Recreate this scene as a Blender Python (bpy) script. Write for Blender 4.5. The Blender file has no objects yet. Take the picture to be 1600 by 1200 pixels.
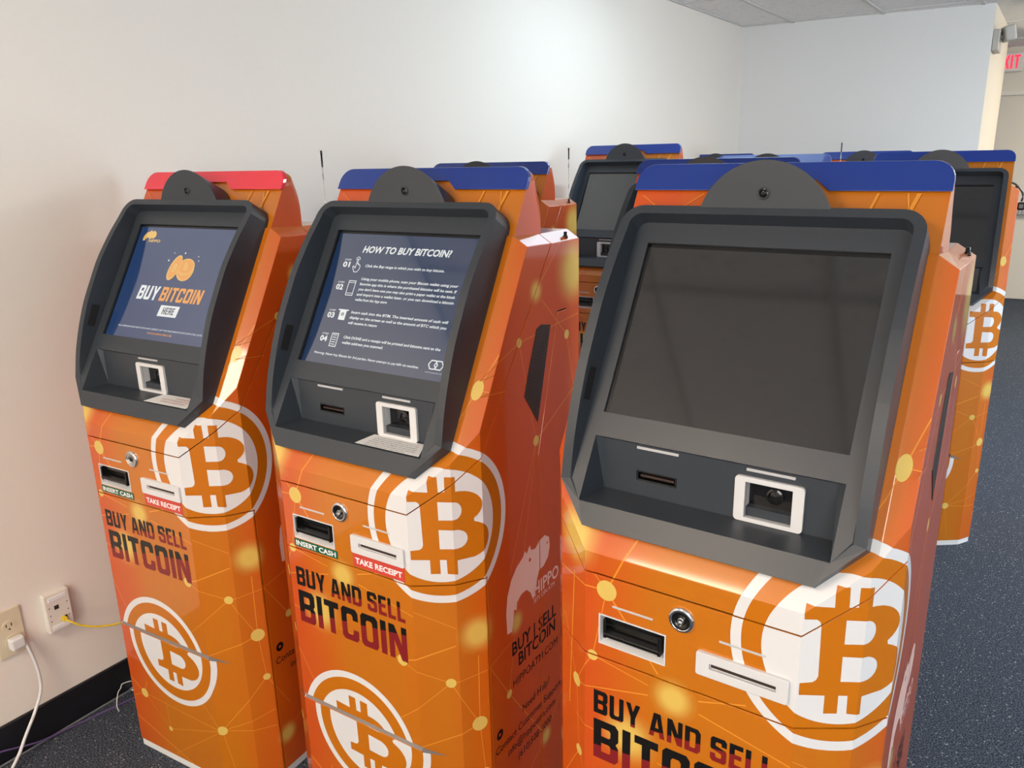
import bpy, bmesh, math, random
from mathutils import Vector, Matrix
from mathutils.geometry import tessellate_polygon

random.seed(7)
S = bpy.context.scene
C = S.collection

# ------------------------------------------------------------------ camera
F_PX, PITCH, ROLL, CAM_H = 1242.5, 0.27896, -0.02366, 1.539
cam_d = bpy.data.cameras.new('camera')
cam = bpy.data.objects.new('camera', cam_d)
C.objects.link(cam)
cam_d.sensor_fit = 'HORIZONTAL'
cam_d.sensor_width = 36.0
cam_d.lens = 36.0 * F_PX / 1600.0
cam_d.clip_start = 0.02
cp, sp, cr, sr = math.cos(PITCH), math.sin(PITCH), math.cos(ROLL), math.sin(ROLL)
right = Vector((1, 0, 0)); up = Vector((0, sp, cp)); fwd = Vector((0, cp, -sp))
xr = right * cr + up * sr
yr = up * cr - right * sr
m = Matrix.Identity(4)
for i in range(3):
    m[i][0], m[i][1], m[i][2] = xr[i], yr[i], -fwd[i]
m[2][3] = CAM_H
cam.matrix_world = m
S.camera = cam

# ------------------------------------------------------------------ render look, world, large lights
S.view_settings.view_transform = 'Standard'
S.view_settings.look = 'None'
S.view_settings.exposure = 0.68
S.view_settings.gamma = 1.0
S.view_settings.use_curve_mapping = False
world = bpy.data.worlds.new('world'); S.world = world
world.use_nodes = True
world.node_tree.nodes['Background'].inputs[0].default_value = (0.75, 0.86, 1.0, 1)
world.node_tree.nodes['Background'].inputs[1].default_value = 0.6

def area(name, loc, target, sx, sy, power, col):
    l = bpy.data.lights.new(name, 'AREA'); l.shape = 'RECTANGLE'
    l.size, l.size_y, l.energy, l.color = sx, sy, power, col
    o = bpy.data.objects.new(name, l); C.objects.link(o)
    o.location = loc
    o.rotation_euler = (Vector(target) - Vector(loc)).to_track_quat('-Z', 'Y').to_euler()
    return o
# daylight entering by the window of the wall on the right, then an added rear one
area('window_daylight', (4.64, -0.35, 1.45), (2.4, 3.6, 2.44), 1.7, 1.3, 75, (0.72, 0.86, 1.0))
area('window_daylight', (-1.00, -3.42, 1.55), (0.12, -1.76, 1.90), 2.6, 1.3, 60, (1.0, 0.96, 0.90))  # added unseen rear window light, brightens kiosk fronts and ceiling

# ------------------------------------------------------------------ materials
def mat(name, col, rough=0.5, metal=0.0, spec=0.5, coat=0.0, emit=None, es=1.0, noise=None, ior=None):
    M = bpy.data.materials.new(name); M.use_nodes = True
    nt = M.node_tree; b = nt.nodes['Principled BSDF']
    b.inputs['Base Color'].default_value = (*col, 1)
    b.inputs['Roughness'].default_value = rough
    b.inputs['Metallic'].default_value = metal
    b.inputs['Specular IOR Level'].default_value = spec
    b.inputs['Coat Weight'].default_value = coat
    if ior: b.inputs['IOR'].default_value = ior
    if emit:
        b.inputs['Emission Color'].default_value = (*emit, 1)
        b.inputs['Emission Strength'].default_value = es
    if noise:                                   # (scale, amount, bump)
        tc = nt.nodes.new('ShaderNodeTexCoord')
        n = nt.nodes.new('ShaderNodeTexNoise'); n.inputs['Scale'].default_value = noise[0]
        n.inputs['Detail'].default_value = 4
        nt.links.new(tc.outputs['Object'], n.inputs['Vector'])
        mx = nt.nodes.new('ShaderNodeMix'); mx.data_type = 'RGBA'
        a = noise[1]
        mx.inputs['A'].default_value = (*[c * (1 - a) for c in col], 1)
        mx.inputs['B'].default_value = (*[min(1, c * (1 + a)) for c in col], 1)
        nt.links.new(n.outputs['Fac'], mx.inputs['Factor'])
        nt.links.new(mx.outputs['Result'], b.inputs['Base Color'])
        if len(noise) > 2 and noise[2]:
            bp = nt.nodes.new('ShaderNodeBump'); bp.inputs['Strength'].default_value = noise[2]
            bp.inputs['Distance'].default_value = 0.002
            nt.links.new(n.outputs['Fac'], bp.inputs['Height'])
            nt.links.new(bp.outputs['Normal'], b.inputs['Normal'])
    return M

def wrap_material(name, rough):
    """printed vinyl: orange that drifts between amber and red orange, soft yellow glow spots from an attribute"""
    M = bpy.data.materials.new(name); M.use_nodes = True
    nt = M.node_tree; N = nt.nodes; L = nt.links; b = N['Principled BSDF']
    uv = N.new('ShaderNodeUVMap'); uv.uv_map = 'wrap'
    sep = N.new('ShaderNodeSeparateXYZ'); L.new(uv.outputs['UV'], sep.inputs[0])
    mp = N.new('ShaderNodeMapping'); mp.inputs['Scale'].default_value = (5.0, 2.2, 1)
    mp.inputs['Rotation'].default_value = (0, 0, 0.5)
    L.new(uv.outputs['UV'], mp.inputs['Vector'])
    n = N.new('ShaderNodeTexNoise'); n.inputs['Scale'].default_value = 1.0; n.inputs['Detail'].default_value = 1.5
    L.new(mp.outputs['Vector'], n.inputs['Vector'])
    ab = N.new('ShaderNodeMath'); ab.operation = 'ADD'; ab.inputs[1].default_value = -0.10
    L.new(sep.outputs['X'], ab.inputs[0])
    ab2 = N.new('ShaderNodeMath'); ab2.operation = 'ABSOLUTE'; L.new(ab.outputs[0], ab2.inputs[0])
    mr = N.new('ShaderNodeMapRange'); mr.inputs['From Min'].default_value = 0.12; mr.inputs['From Max'].default_value = 0.27
    L.new(ab2.outputs[0], mr.inputs['Value'])
    ad = N.new('ShaderNodeMath'); ad.operation = 'MULTIPLY_ADD'; ad.inputs[1].default_value = 0.9
    L.new(n.outputs['Fac'], ad.inputs[0])
    sb = N.new('ShaderNodeMath'); sb.operation = 'SUBTRACT'; sb.inputs[1].default_value = 0.45
    L.new(mr.outputs['Result'], sb.inputs[0]); L.new(sb.outputs[0], ad.inputs[2])
    ramp = N.new('ShaderNodeValToRGB'); e = ramp.color_ramp.elements
    e[0].position = 0.0; e[0].color = (0.49, 0.145, 0.002, 1)
    e[1].position = 1.0; e[1].color = (0.54, 0.072, 0.005, 1)
    em = e.new(0.45); em.color = (0.53, 0.108, 0.003, 1)
    L.new(ad.outputs[0], ramp.inputs['Fac'])
    at = N.new('ShaderNodeAttribute'); at.attribute_name = 'glow'
    mx = N.new('ShaderNodeMix'); mx.data_type = 'RGBA'
    mx.inputs['B'].default_value = (0.66, 0.44, 0.09, 1)
    L.new(at.outputs['Fac'], mx.inputs['Factor']); L.new(ramp.outputs['Color'], mx.inputs['A'])
    L.new(mx.outputs['Result'], b.inputs['Base Color'])
    b.inputs['Roughness'].default_value = rough
    b.inputs['Specular IOR Level'].default_value = 0.35
    b.inputs['Coat Weight'].default_value = 0.75; b.inputs['Coat Roughness'].default_value = 0.06
    return M

M_WRAP = wrap_material('orange_vinyl', 0.40)
M_LINE = mat('pale_orange_print', (0.68, 0.26, 0.03), 0.33, coat=0.15, spec=.35)
M_DOT = mat('pale_yellow_print', (0.64, 0.45, 0.11), 0.33, coat=0.15, spec=.35)
M_WHITE = mat('white_print', (0.66, 0.655, 0.665), 0.33, coat=0.15, spec=.35)
M_AMBER = mat('amber_print', (0.49, 0.143, 0.003), 0.33, coat=0.15, spec=.35)
M_BLACK = mat('black_print', (0.006, 0.005, 0.005), 0.33, coat=0.15, spec=.35)
M_RED = mat('dark_red_print', (0.20, 0.012, 0.014), 0.33, coat=0.15, spec=.35)
M_LIP = mat('shaded_groove_lip', (0.20, 0.17, 0.155), 0.25, coat=0.3)  # wrap inside the groove, its grey shading put into the colour
M_WHITE_SHADE = mat('shaded_white_print', (0.80, 0.52, 0.45), 0.33, coat=0.15, spec=.35)  # white side print with its pinkish shade put into the colour
WRAPS = [M_WRAP, M_LINE, M_DOT, M_WHITE, M_AMBER, M_BLACK, M_RED, M_WHITE_SHADE, M_LIP]
WI = dict(wrap=0, line=1, dot=2, white=3, amber=4, black=5, red=6, shaded_white=7, shaded_lip=8)
M_HOUSE = mat('slate_grey_shell', (0.029, 0.036, 0.046), 0.42, noise=(900, 0.10, 0.05))
M_DARK = mat('dark_inner_metal', (0.010, 0.009, 0.009), 0.6)
M_BLUE = mat('blue_vinyl', (0.003, 0.030, 0.24), 0.3, coat=0.5)
M_REDH = mat('red_vinyl', (0.72, 0.020, 0.045), 0.25, coat=0.5)
M_PLASTW = mat('pale_grey_plastic', (0.62, 0.62, 0.63), 0.35)
M_BLK = mat('black_plastic', (0.006, 0.006, 0.006), 0.22)
M_CHROME = mat('chrome', (0.75, 0.75, 0.77), 0.12, 1.0)
M_SATIN = mat('satin_steel', (0.55, 0.54, 0.52), 0.3, 1.0)
M_BARS = mat('indicator_grey', (0.48, 0.48, 0.50), 0.4)
M_GREEN = mat('green_label', (0.0, 0.10, 0.055), 0.4)
M_LRED = mat('red_label', (0.55, 0.055, 0.035), 0.4)
M_PAPER = mat('white_paper', (0.80, 0.80, 0.80), 0.6)
M_INKG = mat('grey_ink', (0.16, 0.16, 0.17), 0.6)
M_INKR = mat('red_ink', (0.55, 0.12, 0.12), 0.6)
M_PLINTH = mat('white_plinth', (0.70, 0.70, 0.69), 0.45)
M_GRILLE = mat('brown_grille', (0.030, 0.016, 0.012), 0.45)
M_GLASSB = mat('dark_glass', (0.008, 0.008, 0.009), 0.03)

def screen_mat(name, base, emit, es, ior=2.3):
    M = mat(name, base, 0.06, spec=0.5, ior=ior, emit=emit, es=es)
    return M
M_SCR_OFF = screen_mat('screen_glass_off', (0.012, 0.012, 0.0125), None, 0, 1.9)
M_SCR_ON = screen_mat('screen_glass_lit', (0.006, 0.008, 0.012), (0.004, 0.024, 0.085), .8)
M_SCR_ON2 = screen_mat('screen_glass_lit_dark', (0.006, 0.008, 0.012), (0.001, 0.014, 0.052), .8)
M_SCR_W = screen_mat('screen_text_white', (0.02, 0.02, 0.02), (0.62, 0.64, 0.62), .72)
M_SCR_O = screen_mat('screen_text_orange', (0.02, 0.02, 0.02), (0.62, 0.25, 0.03), .72)
M_SCR_Y = screen_mat('screen_coin_rim', (0.02, 0.02, 0.02), (0.60, 0.36, 0.08), .72)
M_SCR_D = screen_mat('screen_text_dark', (0.01, 0.01, 0.01), (0.01, 0.02, 0.05), 1.0)
SCR = [M_SCR_ON, M_SCR_W, M_SCR_O, M_SCR_Y, M_SCR_D, M_SCR_ON2, M_SCR_OFF, M_BLK]

# ------------------------------------------------------------------ small helpers
def tag(o, label=None, cat=None, group=None, kind=None):
    if label: o['label'] = label
    if cat: o['category'] = cat
    if group: o['group'] = group
    if kind: o['kind'] = kind
    return o

def link(name, mesh, parent=None):
    o = bpy.data.objects.new(name, mesh); C.objects.link(o)
    if parent: o.parent = parent
    return o

def to_mesh(bm, name, mats, smooth=False):
    me = bpy.data.meshes.new(name)
    if not smooth:
        for f in bm.faces: f.smooth = False
    else:
        for f in bm.faces: f.smooth = True
    bm.to_mesh(me); bm.free()
    for x in (mats if isinstance(mats, (list, tuple)) else [mats]): me.materials.append(x)
    return me

def poly(bm, pts, mi=0):
    vs = [bm.verts.new(p) for p in pts]
    f = bm.faces.new(vs); f.material_index = mi
    return f

def box(bm, x0, x1, y0, y1, z0, z1, mi=0, mtx=None):
    P = [Vector((x, y, z)) for x in (x0, x1) for y in (y0, y1) for z in (z0, z1)]
    if mtx: P = [mtx @ p for p in P]
    v = [bm.verts.new(p) for p in P]
    fs = []
    for q in ((0, 1, 3, 2), (4, 6, 7, 5), (0, 4, 5, 1), (2, 3, 7, 6), (0, 2, 6, 4), (1, 5, 7, 3)):
        f = bm.faces.new([v[i] for i in q]); f.material_index = mi; fs.append(f)
    return fs

def bevel_sharp(bm, w, ang=25, seg=2, only=None):
    bm.normal_update()
    es = []
    for e in bm.edges:
        if len(e.link_faces) == 2:
            a = e.calc_face_angle(0)
            if a and a > math.radians(ang) and (only is None or only(e)): es.append(e)
    if es:
        bmesh.ops.bevel(bm, geom=es, offset=w, segments=seg, profile=0.5, affect='EDGES', clamp_overlap=True)

def thicken(bm, t):
    """give an open shell of outward facing panels an inner skin and closed rims"""
    bm.normal_update()
    old = list(bm.faces); inner = {}
    for v in list(bm.verts):
        inner[v] = bm.verts.new(v.co - v.normal * t)
    bd = [e for e in bm.edges if len(e.link_faces) == 1]
    for e in bd:
        f = e.link_faces[0]
        for l in f.loops:
            if l.edge == e:
                a, b = l.vert, l.link_loop_next.vert
        nf = bm.faces.new((b, a, inner[a], inner[b])); nf.material_index = f.material_index
    for f in old:
        nf = bm.faces.new([inner[v] for v in reversed(f.verts)]); nf.material_index = f.material_index

def tri2d(loops):
    """polygon with holes -> 2-D vertices and triangles"""
    vs = [Vector((p[0], p[1], 0)) for lp in loops for p in lp]
    tr = tessellate_polygon([[Vector((p[0], p[1], 0)) for p in lp] for lp in loops])
    return vs, tr

def bm2d(loops):
    bm = bmesh.new(); vs, tr = tri2d(loops)
    bv = [bm.verts.new(v) for v in vs]
    for t in tr:
        try: f = bm.faces.new([bv[i] for i in t])
        except ValueError: continue
        f.normal_update()
        if f.normal.z < 0: f.normal_flip()
    return bm

def circle(cx, cy, r, n=72):
    return [(cx + r * math.cos(2 * math.pi * i / n), cy + r * math.sin(2 * math.pi * i / n)) for i in range(n)]

def arc(cx, cy, r, a0, a1, n):
    return [(cx + r * math.cos(math.radians(a0 + (a1 - a0) * i / n)), cy + r * math.sin(math.radians(a0 + (a1 - a0) * i / n))) for i in range(n + 1)]

def rrect(x0, x1, y0, y1, r, n=5):
    return arc(x1 - r, y0 + r, r, -90, 0, n) + arc(x1 - r, y1 - r, r, 0, 90, n) + arc(x0 + r, y1 - r, r, 90, 180, n) + arc(x0 + r, y0 + r, r, 180, 270, n)

_tc = {}
def text2d(body, size=1.0, bold=0.0, shear=0.0, spacing=1.0):
    """flat text as (vertices, faces), origin at its left baseline"""
    key = (body, bold, shear, spacing)
    if key not in _tc:
        c = bpy.data.curves.new('t', 'FONT'); c.body = body; c.offset = bold; c.shear = shear
        c.resolution_u = 2; c.space_character = spacing
        o = bpy.data.objects.new('t', c); C.objects.link(o)
        bpy.context.view_layer.update()
        me = bpy.data.meshes.new_from_object(o.evaluated_get(bpy.context.evaluated_depsgraph_get()))
        _tc[key] = ([(v.co.x, v.co.y) for v in me.vertices], [tuple(p.vertices) for p in me.polygons])
        bpy.data.objects.remove(o); bpy.data.curves.remove(c); bpy.data.meshes.remove(me)
    V, Fc = _tc[key]
    return [(x * size, y * size) for x, y in V], Fc

def text_fit(body, x0, x1, base, cap, bold=0.0, shear=0.0):
    """text scaled to span x0..x1 with capitals cap high"""
    V, Fc = text2d(body, 1.0, bold, shear)
    a = min(v[0] for v in V); b = max(v[0] for v in V)
    k = (x1 - x0) / (b - a); ky = cap / 0.70
    return [(x0 + (x - a) * k, base + y * ky) for x, y in V], Fc

def text_h(body, x, base, cap, bold=0.0, shear=0.0, align='L', squeeze=1.0):
    V, Fc = text2d(body, 1.0, bold, shear)
    a = min(v[0] for v in V); b = max(v[0] for v in V); k = cap / 0.70
    off = {'L': a, 'C': (a + b) / 2, 'R': b}[align]
    return [(x + (vx - off) * k * squeeze, base + vy * k) for vx, vy in V], Fc

def bm_text(t):
    bm = bmesh.new(); bv = [bm.verts.new((x, y, 0)) for x, y in t[0]]
    for f in t[1]:
        try: nf = bm.faces.new([bv[i] for i in f])
        except ValueError: continue
        nf.normal_update()
        if nf.normal.z < 0: nf.normal_flip()
    return bm

# condensed squared capitals of the headline, as polygons on a unit box of width w
def _chunk():
    c, t = 0.10, 0.235
    G = {}
    def ring(w, xa, xb, ya, yb):
        return [(xa, ya + c), (xa + c, ya), (xb - c, ya), (xb, ya + c), (xb, yb - c), (xb - c, yb), (xa + c, yb), (xa, yb - c)]
    w = 0.74
    h1 = [(t, .20), (w - t - .04, .20), (w - t, .24), (w - t, .39), (w - t - .04, .43), (t, .43)]
    h2 = [(t, .60), (w - t - .04, .60), (w - t, .64), (w - t, .77), (w - t - .04, .81), (t, .81)]
    G['B'] = (w, [[[(0, 0), (w - c, 0), (w, c), (w, .43), (w - .08, .515), (w, .60), (w, 1 - c), (w - c, 1), (0, 1)], h1, h2]])
    G['U'] = (w, [[[(0, 1), (0, c), (c, 0), (w - c, 0), (w, c), (w, 1), (w - t, 1), (w - t, .24), (w - t - .05, .19), (t + .05, .19), (t, .24), (t, 1)]]])
    G['Y'] = (w, [[[(0, 1), (w / 2 - t / 2, .40), (w / 2 - t / 2, 0), (w / 2 + t / 2, 0), (w / 2 + t / 2, .40), (w, 1), (w - t, 1), (w / 2, .66), (t, 1)]]])
    G['A'] = (.78, [[[(0, 0), (.235, 0), (.275, .20), (.505, .20), (.545, 0), (.78, 0), (.56, 1), (.22, 1)], [(.31, .38), (.47, .38), (.39, .78)]]])
    G['N'] = (w, [[[(0, 0), (.22, 0), (.22, .56), (w - .24, 0), (w, 0), (w, 1), (w - .22, 1), (w - .22, .46), (.24, 1), (0, 1)]]])
    G['D'] = (w, [[[(0, 0), (w - .14, 0), (w, .14), (w, .86), (w - .14, 1), (0, 1)], [(t, .19), (w - t - .05, .19), (w - t, .25), (w - t, .75), (w - t - .05, .81), (t, .81)]]])
    G['O'] = (w, [[ring(w, 0, w, 0, 1), [(t, .25), (t + .05, .19), (w - t - .05, .19), (w - t, .25), (w - t, .75), (w - t - .05, .81), (t + .05, .81), (t, .75)]]])
    G['C'] = (w, [[[(w, .36), (w, c), (w - c, 0), (c, 0), (0, c), (0, 1 - c), (c, 1), (w - c, 1), (w, 1 - c), (w, .64), (w - t, .64), (w - t, .75), (w - t - .05, .81), (t + .05, .81), (t, .75), (t, .25), (t + .05, .19), (w - t - .05, .19), (w - t, .25), (w - t, .36)]]])
    G['S'] = (w, [[[(0, .34), (0, c), (c, 0), (w - c, 0), (w, c), (w, .50), (w - .06, .56), (t, .66), (t, .77), (t + .04, .81), (w - t - .04, .81), (w - t, .77), (w - t, .68), (w, .68), (w, 1 - c), (w - c, 1), (c, 1), (0, 1 - c), (0, .54), (.06, .48), (w - t, .38), (w - t, .23), (w - t - .04, .19), (t + .04, .19), (t, .23), (t, .34)]]])
    G['E'] = (.60, [[[(0, 0), (.60, 0), (.60, .19), (t, .19), (t, .42), (.54, .42), (.54, .60), (t, .60), (t, .81), (.60, .81), (.60, 1), (0, 1)]]])
    G['L'] = (.58, [[[(0, 0), (.58, 0), (.58, .19), (t, .19), (t, 1), (0, 1)]]])
    G['I'] = (t, [[[(0, 0), (t, 0), (t, 1), (0, 1)]]])
    G['T'] = (.66, [[[(.33 - t / 2, 0), (.33 + t / 2, 0), (.33 + t / 2, .81), (.66, .81), (.66, 1), (0, 1), (0, .81), (.33 - t / 2, .81)]]])
    G['H'] = (w, [[[(0, 0), (t, 0), (t, .41), (w - t, .41), (w - t, 0), (w, 0), (w, 1), (w - t, 1), (w - t, .60), (t, .60), (t, 1), (0, 1)]]])
    G['R'] = (w, [[[(0, 0), (t, 0), (t, .38), (w - t - .06, .38), (w - t, 0), (w, 0), (w - .05, .44), (w, .54), (w, 1 - c), (w - c, 1), (0, 1)], [(t, .57), (w - t, .57), (w - t, .81), (t, .81)]]])
    G['P'] = (w, [[[(0, 0), (t, 0), (t, .36), (w - c, .36), (w, .36 + c), (w, 1 - c), (w - c, 1), (0, 1)], [(t, .55), (w - t, .55), (w - t, .81), (t, .81)]]])
    return G
GLY = _chunk()
def chunk(txt, x0, x1, y0, y1, gap=0.10, space=0.30, shear=0.0):
    """list of polygon-with-holes spanning the rectangle"""
    out = []; x = 0
    for ch in txt:
        if ch == ' ': x += space; continue
        w, ps = GLY[ch]
        for lp in ps: out.append([[(px + x, py) for px, py in l] for l in lp])
        x += w + gap
    W = x - gap
    return [[[(x0 + px * (x1 - x0) / W + shear * py * (y1 - y0), y0 + py * (y1 - y0)) for px, py in l] for l in lp] for lp in out]

# ------------------------------------------------------------------ the kiosk skin: unfolded (u, v) -> local point
U1 = 0.168; X1, Y1 = 0.239, 0.0465; X2, Y2 = 0.273, 0.0965
U2 = U1 + math.hypot(X1 - U1, Y1); U3 = U2 + math.hypot(X2 - X1, Y2 - Y1)
ZB, ZC = 0.9396, 1.0158                         # bend of the hood, crease with the leaning panel
def panel_y(z): return 0.0561 + 0.562 * (z - 1.0152)
SLK = 0.7402                                    # lean of the hood's shoulder below the panel
def _uf():
    c0 = (X1, Y1, ZB + Y1 / SLK); s0 = (.2447, panel_y(1.3931), 1.3931); s1 = (X2, panel_y(1.3725) + .0166, 1.3725)
    m_ = Matrix(((c0[0], c0[2], 1), (s0[0], s0[2], 1), (s1[0], s1[2], 1)))
    return m_.inverted() @ Vector((c0[1], s0[1], s1[1]))
UF = _uf()
def back_y(x, z):
    if z <= ZB: return -1
    return max(min(SLK * (z - ZB), panel_y(z)), UF[0] * abs(x) + UF[1] * z + UF[2])
ZU3 = (Y2 - UF[0] * X2 - UF[2]) / UF[1]         # where the upper facet reaches the front corner of the side
def plan(u):
    a = abs(u); s = 1 if u >= 0 else -1
    if a <= U1: return s * a, 0.0
    if a <= U2:
        t = (a - U1) / (U2 - U1); return s * (U1 + t * (X1 - U1)), t * Y1
    if a <= U3:
        t = (a - U2) / (U3 - U2); return s * (X1 + t * (X2 - X1)), Y1 + t * (Y2 - Y1)
    return s * X2, Y2 + (a - U3)
def u_of_x(x):
    a = abs(x); s = 1 if x >= 0 else -1
    if a <= U1: return x
    if a <= X1: return s * (U1 + (a - U1) / (X1 - U1) * (U2 - U1))
    return s * (U2 + (a - X1) / (X2 - X1) * (U3 - U2))
def u_of_y(y): return U3 + (y - Y2)
VG0, VG1 = 0.3785, 0.3905                       # grip groove of the lower door
def groove(u, v):
    a = abs(u)
    vg = VG0 if a <= U1 else VG0 + (VG1 - VG0) * min(1, (a - U1) / 0.004)
    return max(0, (v - vg)) * 1.1 if v <= VG1 + 1e-5 else 0
def P(u, v, low=False):
    x, y = plan(u)
    if abs(u) <= U3 + 1e-6: y = max(y, back_y(x, v))
    if v < VG1 - 1e-5 or (low and v < VG1 + 1e-5): y += groove(u, v)
    return Vector((x, y, v))
# seams
SLOT = (-.1422, -.0272, .7822, .8362)           # opening for the cash slot
DOOR_TOP, GAP = 0.7562, 0.0013
SEAM = [(0, .9045), (U1, .9045), (U2, .9610), (U3, 1.0035)]
def seam_v(a):
    for (a0, b0), (a1, b1) in zip(SEAM, SEAM[1:]):
        if a <= a1: return b0 + (b1 - b0) * (a - a0) / (a1 - a0)
    return 1.0035 + (a - U3) * (1.368 - 1.0035) / (0.3655 - Y2)
DS = U3 + 0.0045                                # the lower door wraps a little round the corner
HOLE = [(-.178, .985), (.178, .985), (.226, 1.03), (.226, 1.375), (-.226, 1.375), (-.226, 1.03)]   # behind the screen housing
def region(u, v):
    a = abs(u)
    if .985 < v < 1.375 and a < .178 + .048 * min(1, (v - .985) / .045): return None
    if SLOT[0] < u < SLOT[1] and SLOT[2] < v < SLOT[3]: return None
    if a > u_of_y(.4825) or (a > U3 and v > 1.3685): return None
    if a <= U3 and v > 1.3925 - max(0, a - u_of_x(.2447)) / (U3 - u_of_x(.2447)) * .0207: return None
    if a <= DS and v < DOOR_TOP + GAP: return 'door' if v < DOOR_TOP - GAP else None
    if v < DOOR_TOP + GAP and a < DS + 0.0026: return None
    sv = seam_v(a)
    if v > sv + GAP: return 'hood'
    if v > sv - GAP: return None
    if a > U3:
        y = Y2 + a - U3
        lim = 0.303 if v <= .94 else 0.303 + (v - .94) * (0.390 - .303) / (1.2285 - .94)
        if v < 1.2285 - 2 * GAP and y > lim + GAP: return 'rear'
        if v < 1.2285 and y > lim - GAP: return None
    return 'shell'
# crease and seam cut lines: (point, direction)
def _cuts():
    L = []
    for a in (U1, U2, U3, DS, DS + 0.0026):
        for s in (1, -1): L.append(((s * a, 0), (0, 1)))
    for v in (ZB, VG0, VG1, DOOR_TOP - GAP, DOOR_TOP + GAP, .9045 - GAP, .9045 + GAP, SLOT[2], SLOT[3], 1.3685): L.append(((0, v), (1, 0)))
    pl = 0.0561 - 0.562 * 1.0152
    for (u0, x0, y0), (u1, x1, y1) in (((0, 0, 0), (U1, U1, 0)), ((U1, U1, 0), (U2, X1, Y1)), ((U2, X1, Y1), (U3, X2, Y2))):
        sx, sy = (x1 - x0) / (u1 - u0), (y1 - y0) / (u1 - u0)
        fs = [(sy, 0, y0 - sy * u0), (0, SLK, -SLK * ZB), (0, .562, pl), (UF[0] * sx, UF[1], UF[2] + UF[0] * (x0 - sx * u0))]
        for i in range(4):
            for j in range(i):
                A_, B_, C_ = (fs[i][k] - fs[j][k] for k in range(3))
                if abs(A_) + abs(B_) < 1e-6: continue
                d2 = A_ * A_ + B_ * B_; p = (-A_ * C_ / d2, -B_ * C_ / d2)
                for s in (1, -1): L.append(((s * p[0], p[1]), (s * -B_, A_), .93))
    for s in (1, -1):
        L.append(((s * U1, VG0), (s * .004, VG1 - VG0)))
        for (a0, b0), (a1, b1) in list(zip(SEAM, SEAM[1:]))[1:] + [((U3, 1.0035), (u_of_y(.3655), 1.368))]:
            for g in (GAP, -GAP): L.append(((s * a0, b0 + g), (s * (a1 - a0), b1 - b0)))
    for x in SLOT[:2]: L.append(((x, 0), (0, 1)))
    for (a0, b0), (a1, b1) in zip(HOLE, HOLE[1:] + HOLE[:1]): L.append(((a0, b0), (a1 - a0, b1 - b0), .93))
    L.append(((u_of_y(.4825), 0), (0, 1)))
    for s in (1, -1): L.append(((s * u_of_x(.2447), 1.3925), (s * (U3 - u_of_x(.2447)), 1.3718 - 1.3925)))
    for g in (GAP, -GAP):
        L.append(((u_of_y(.303 + g), 0), (0, 1)))
        L.append(((u_of_y(.303 + g), .94), (.087, .2885)))
    return L
CUTS = _cuts()

def cut2d(bm, cuts=None):
    for ct in (cuts or CUTS):
        p, d = ct[0], ct[1]
        if len(ct) > 2 and max((v.co.y for v in bm.verts), default=0) < ct[2]: continue
        n = Vector((-d[1], d[0], 0)).normalized(); p3 = Vector((p[0], p[1], 0))
        s = [(v.co - p3).dot(n) for v in bm.verts]
        if not s or min(s) > -1e-6 or max(s) < 1e-6: continue
        bmesh.ops.bisect_plane(bm, geom=bm.verts[:] + bm.edges[:] + bm.faces[:], dist=1e-7, plane_co=p3, plane_no=n)

DECALS = {}                                     # panel name -> list of (points, uvs, normal sign, material, glow list)
def decal(bm, mname, off, glow=None, offset=(0, 0), only=None, dest=None):
    dest = DECALS if dest is None else dest
    if offset != (0, 0):
        bmesh.ops.translate(bm, vec=(offset[0], offset[1], 0), verts=bm.verts[:])
    cut2d(bm)
    bmesh.ops.triangulate(bm, faces=bm.faces[:])
    per = {}
    for f in bm.faces:
        c = f.calc_center_median(); r = region(c.x, c.y)
        if c.y < VG1 and groove(c.x, c.y) > 1e-5: continue
        if r is None or (only and r not in only): continue
        low = c.y < VG1
        per.setdefault((r, low), []).append([(v.co.x, v.co.y) for v in f.verts])
    for (r, low), fs in per.items():
        tb = bmesh.new(); vm = {}; uvs = {}
        for f in fs:
            q = []
            for (u, v) in f:
                k = (round(u, 6), round(v, 6))
                if k not in vm:
                    vm[k] = tb.verts.new(P(u, v, low)); uvs[vm[k]] = (u, v)
                if vm[k] not in q: q.append(vm[k])
            if len(q) == 3:
                try: tb.faces.new(q)
                except ValueError: pass
        tb.normal_update()
        # push out along face normals: the vertex normal shared by the folded piece
        pos = {v: v.co + v.normal * off * (1.0 / max(.6, min([v.normal.dot(f.normal) for f in v.link_faces] or [1]))) for v in tb.verts}
        for f in tb.faces:
            dest.setdefault(r, []).append(([pos[v] for v in f.verts], [uvs[v] for v in f.verts], WI[mname],
                                           [glow(*uvs[v]) if glow else 0.0 for v in f.verts]))
        tb.free()
    bm.free()

def add_decals(bm, lists):
    uvl = bm.loops.layers.uv.get('wrap'); gl = bm.loops.layers.float_color.get('glow')
    for pts, uv, mi, gw in lists:
        f = bm.faces.new([bm.verts.new(p) for p in pts]); f.material_index = mi
        for l, w, g in zip(f.loops, uv, gw):
            l[uvl].uv = w; l[gl] = (g, g, g, 1)

def wrap_layers(bm):
    """unfolded coordinates for the printed orange"""
    uvl = bm.loops.layers.uv.new('wrap'); gl = bm.loops.layers.float_color.new('glow')
    bm.normal_update()
    for f in bm.faces:
        side = abs(f.normal.x) > 0.93
        for l in f.loops:
            p = l.vert.co
            u = math.copysign(u_of_y(p.y), p.x) if side else u_of_x(max(-X2, min(X2, p.x)))
            l[uvl].uv = (u, p.z); l[gl] = (0, 0, 0, 1)

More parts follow.
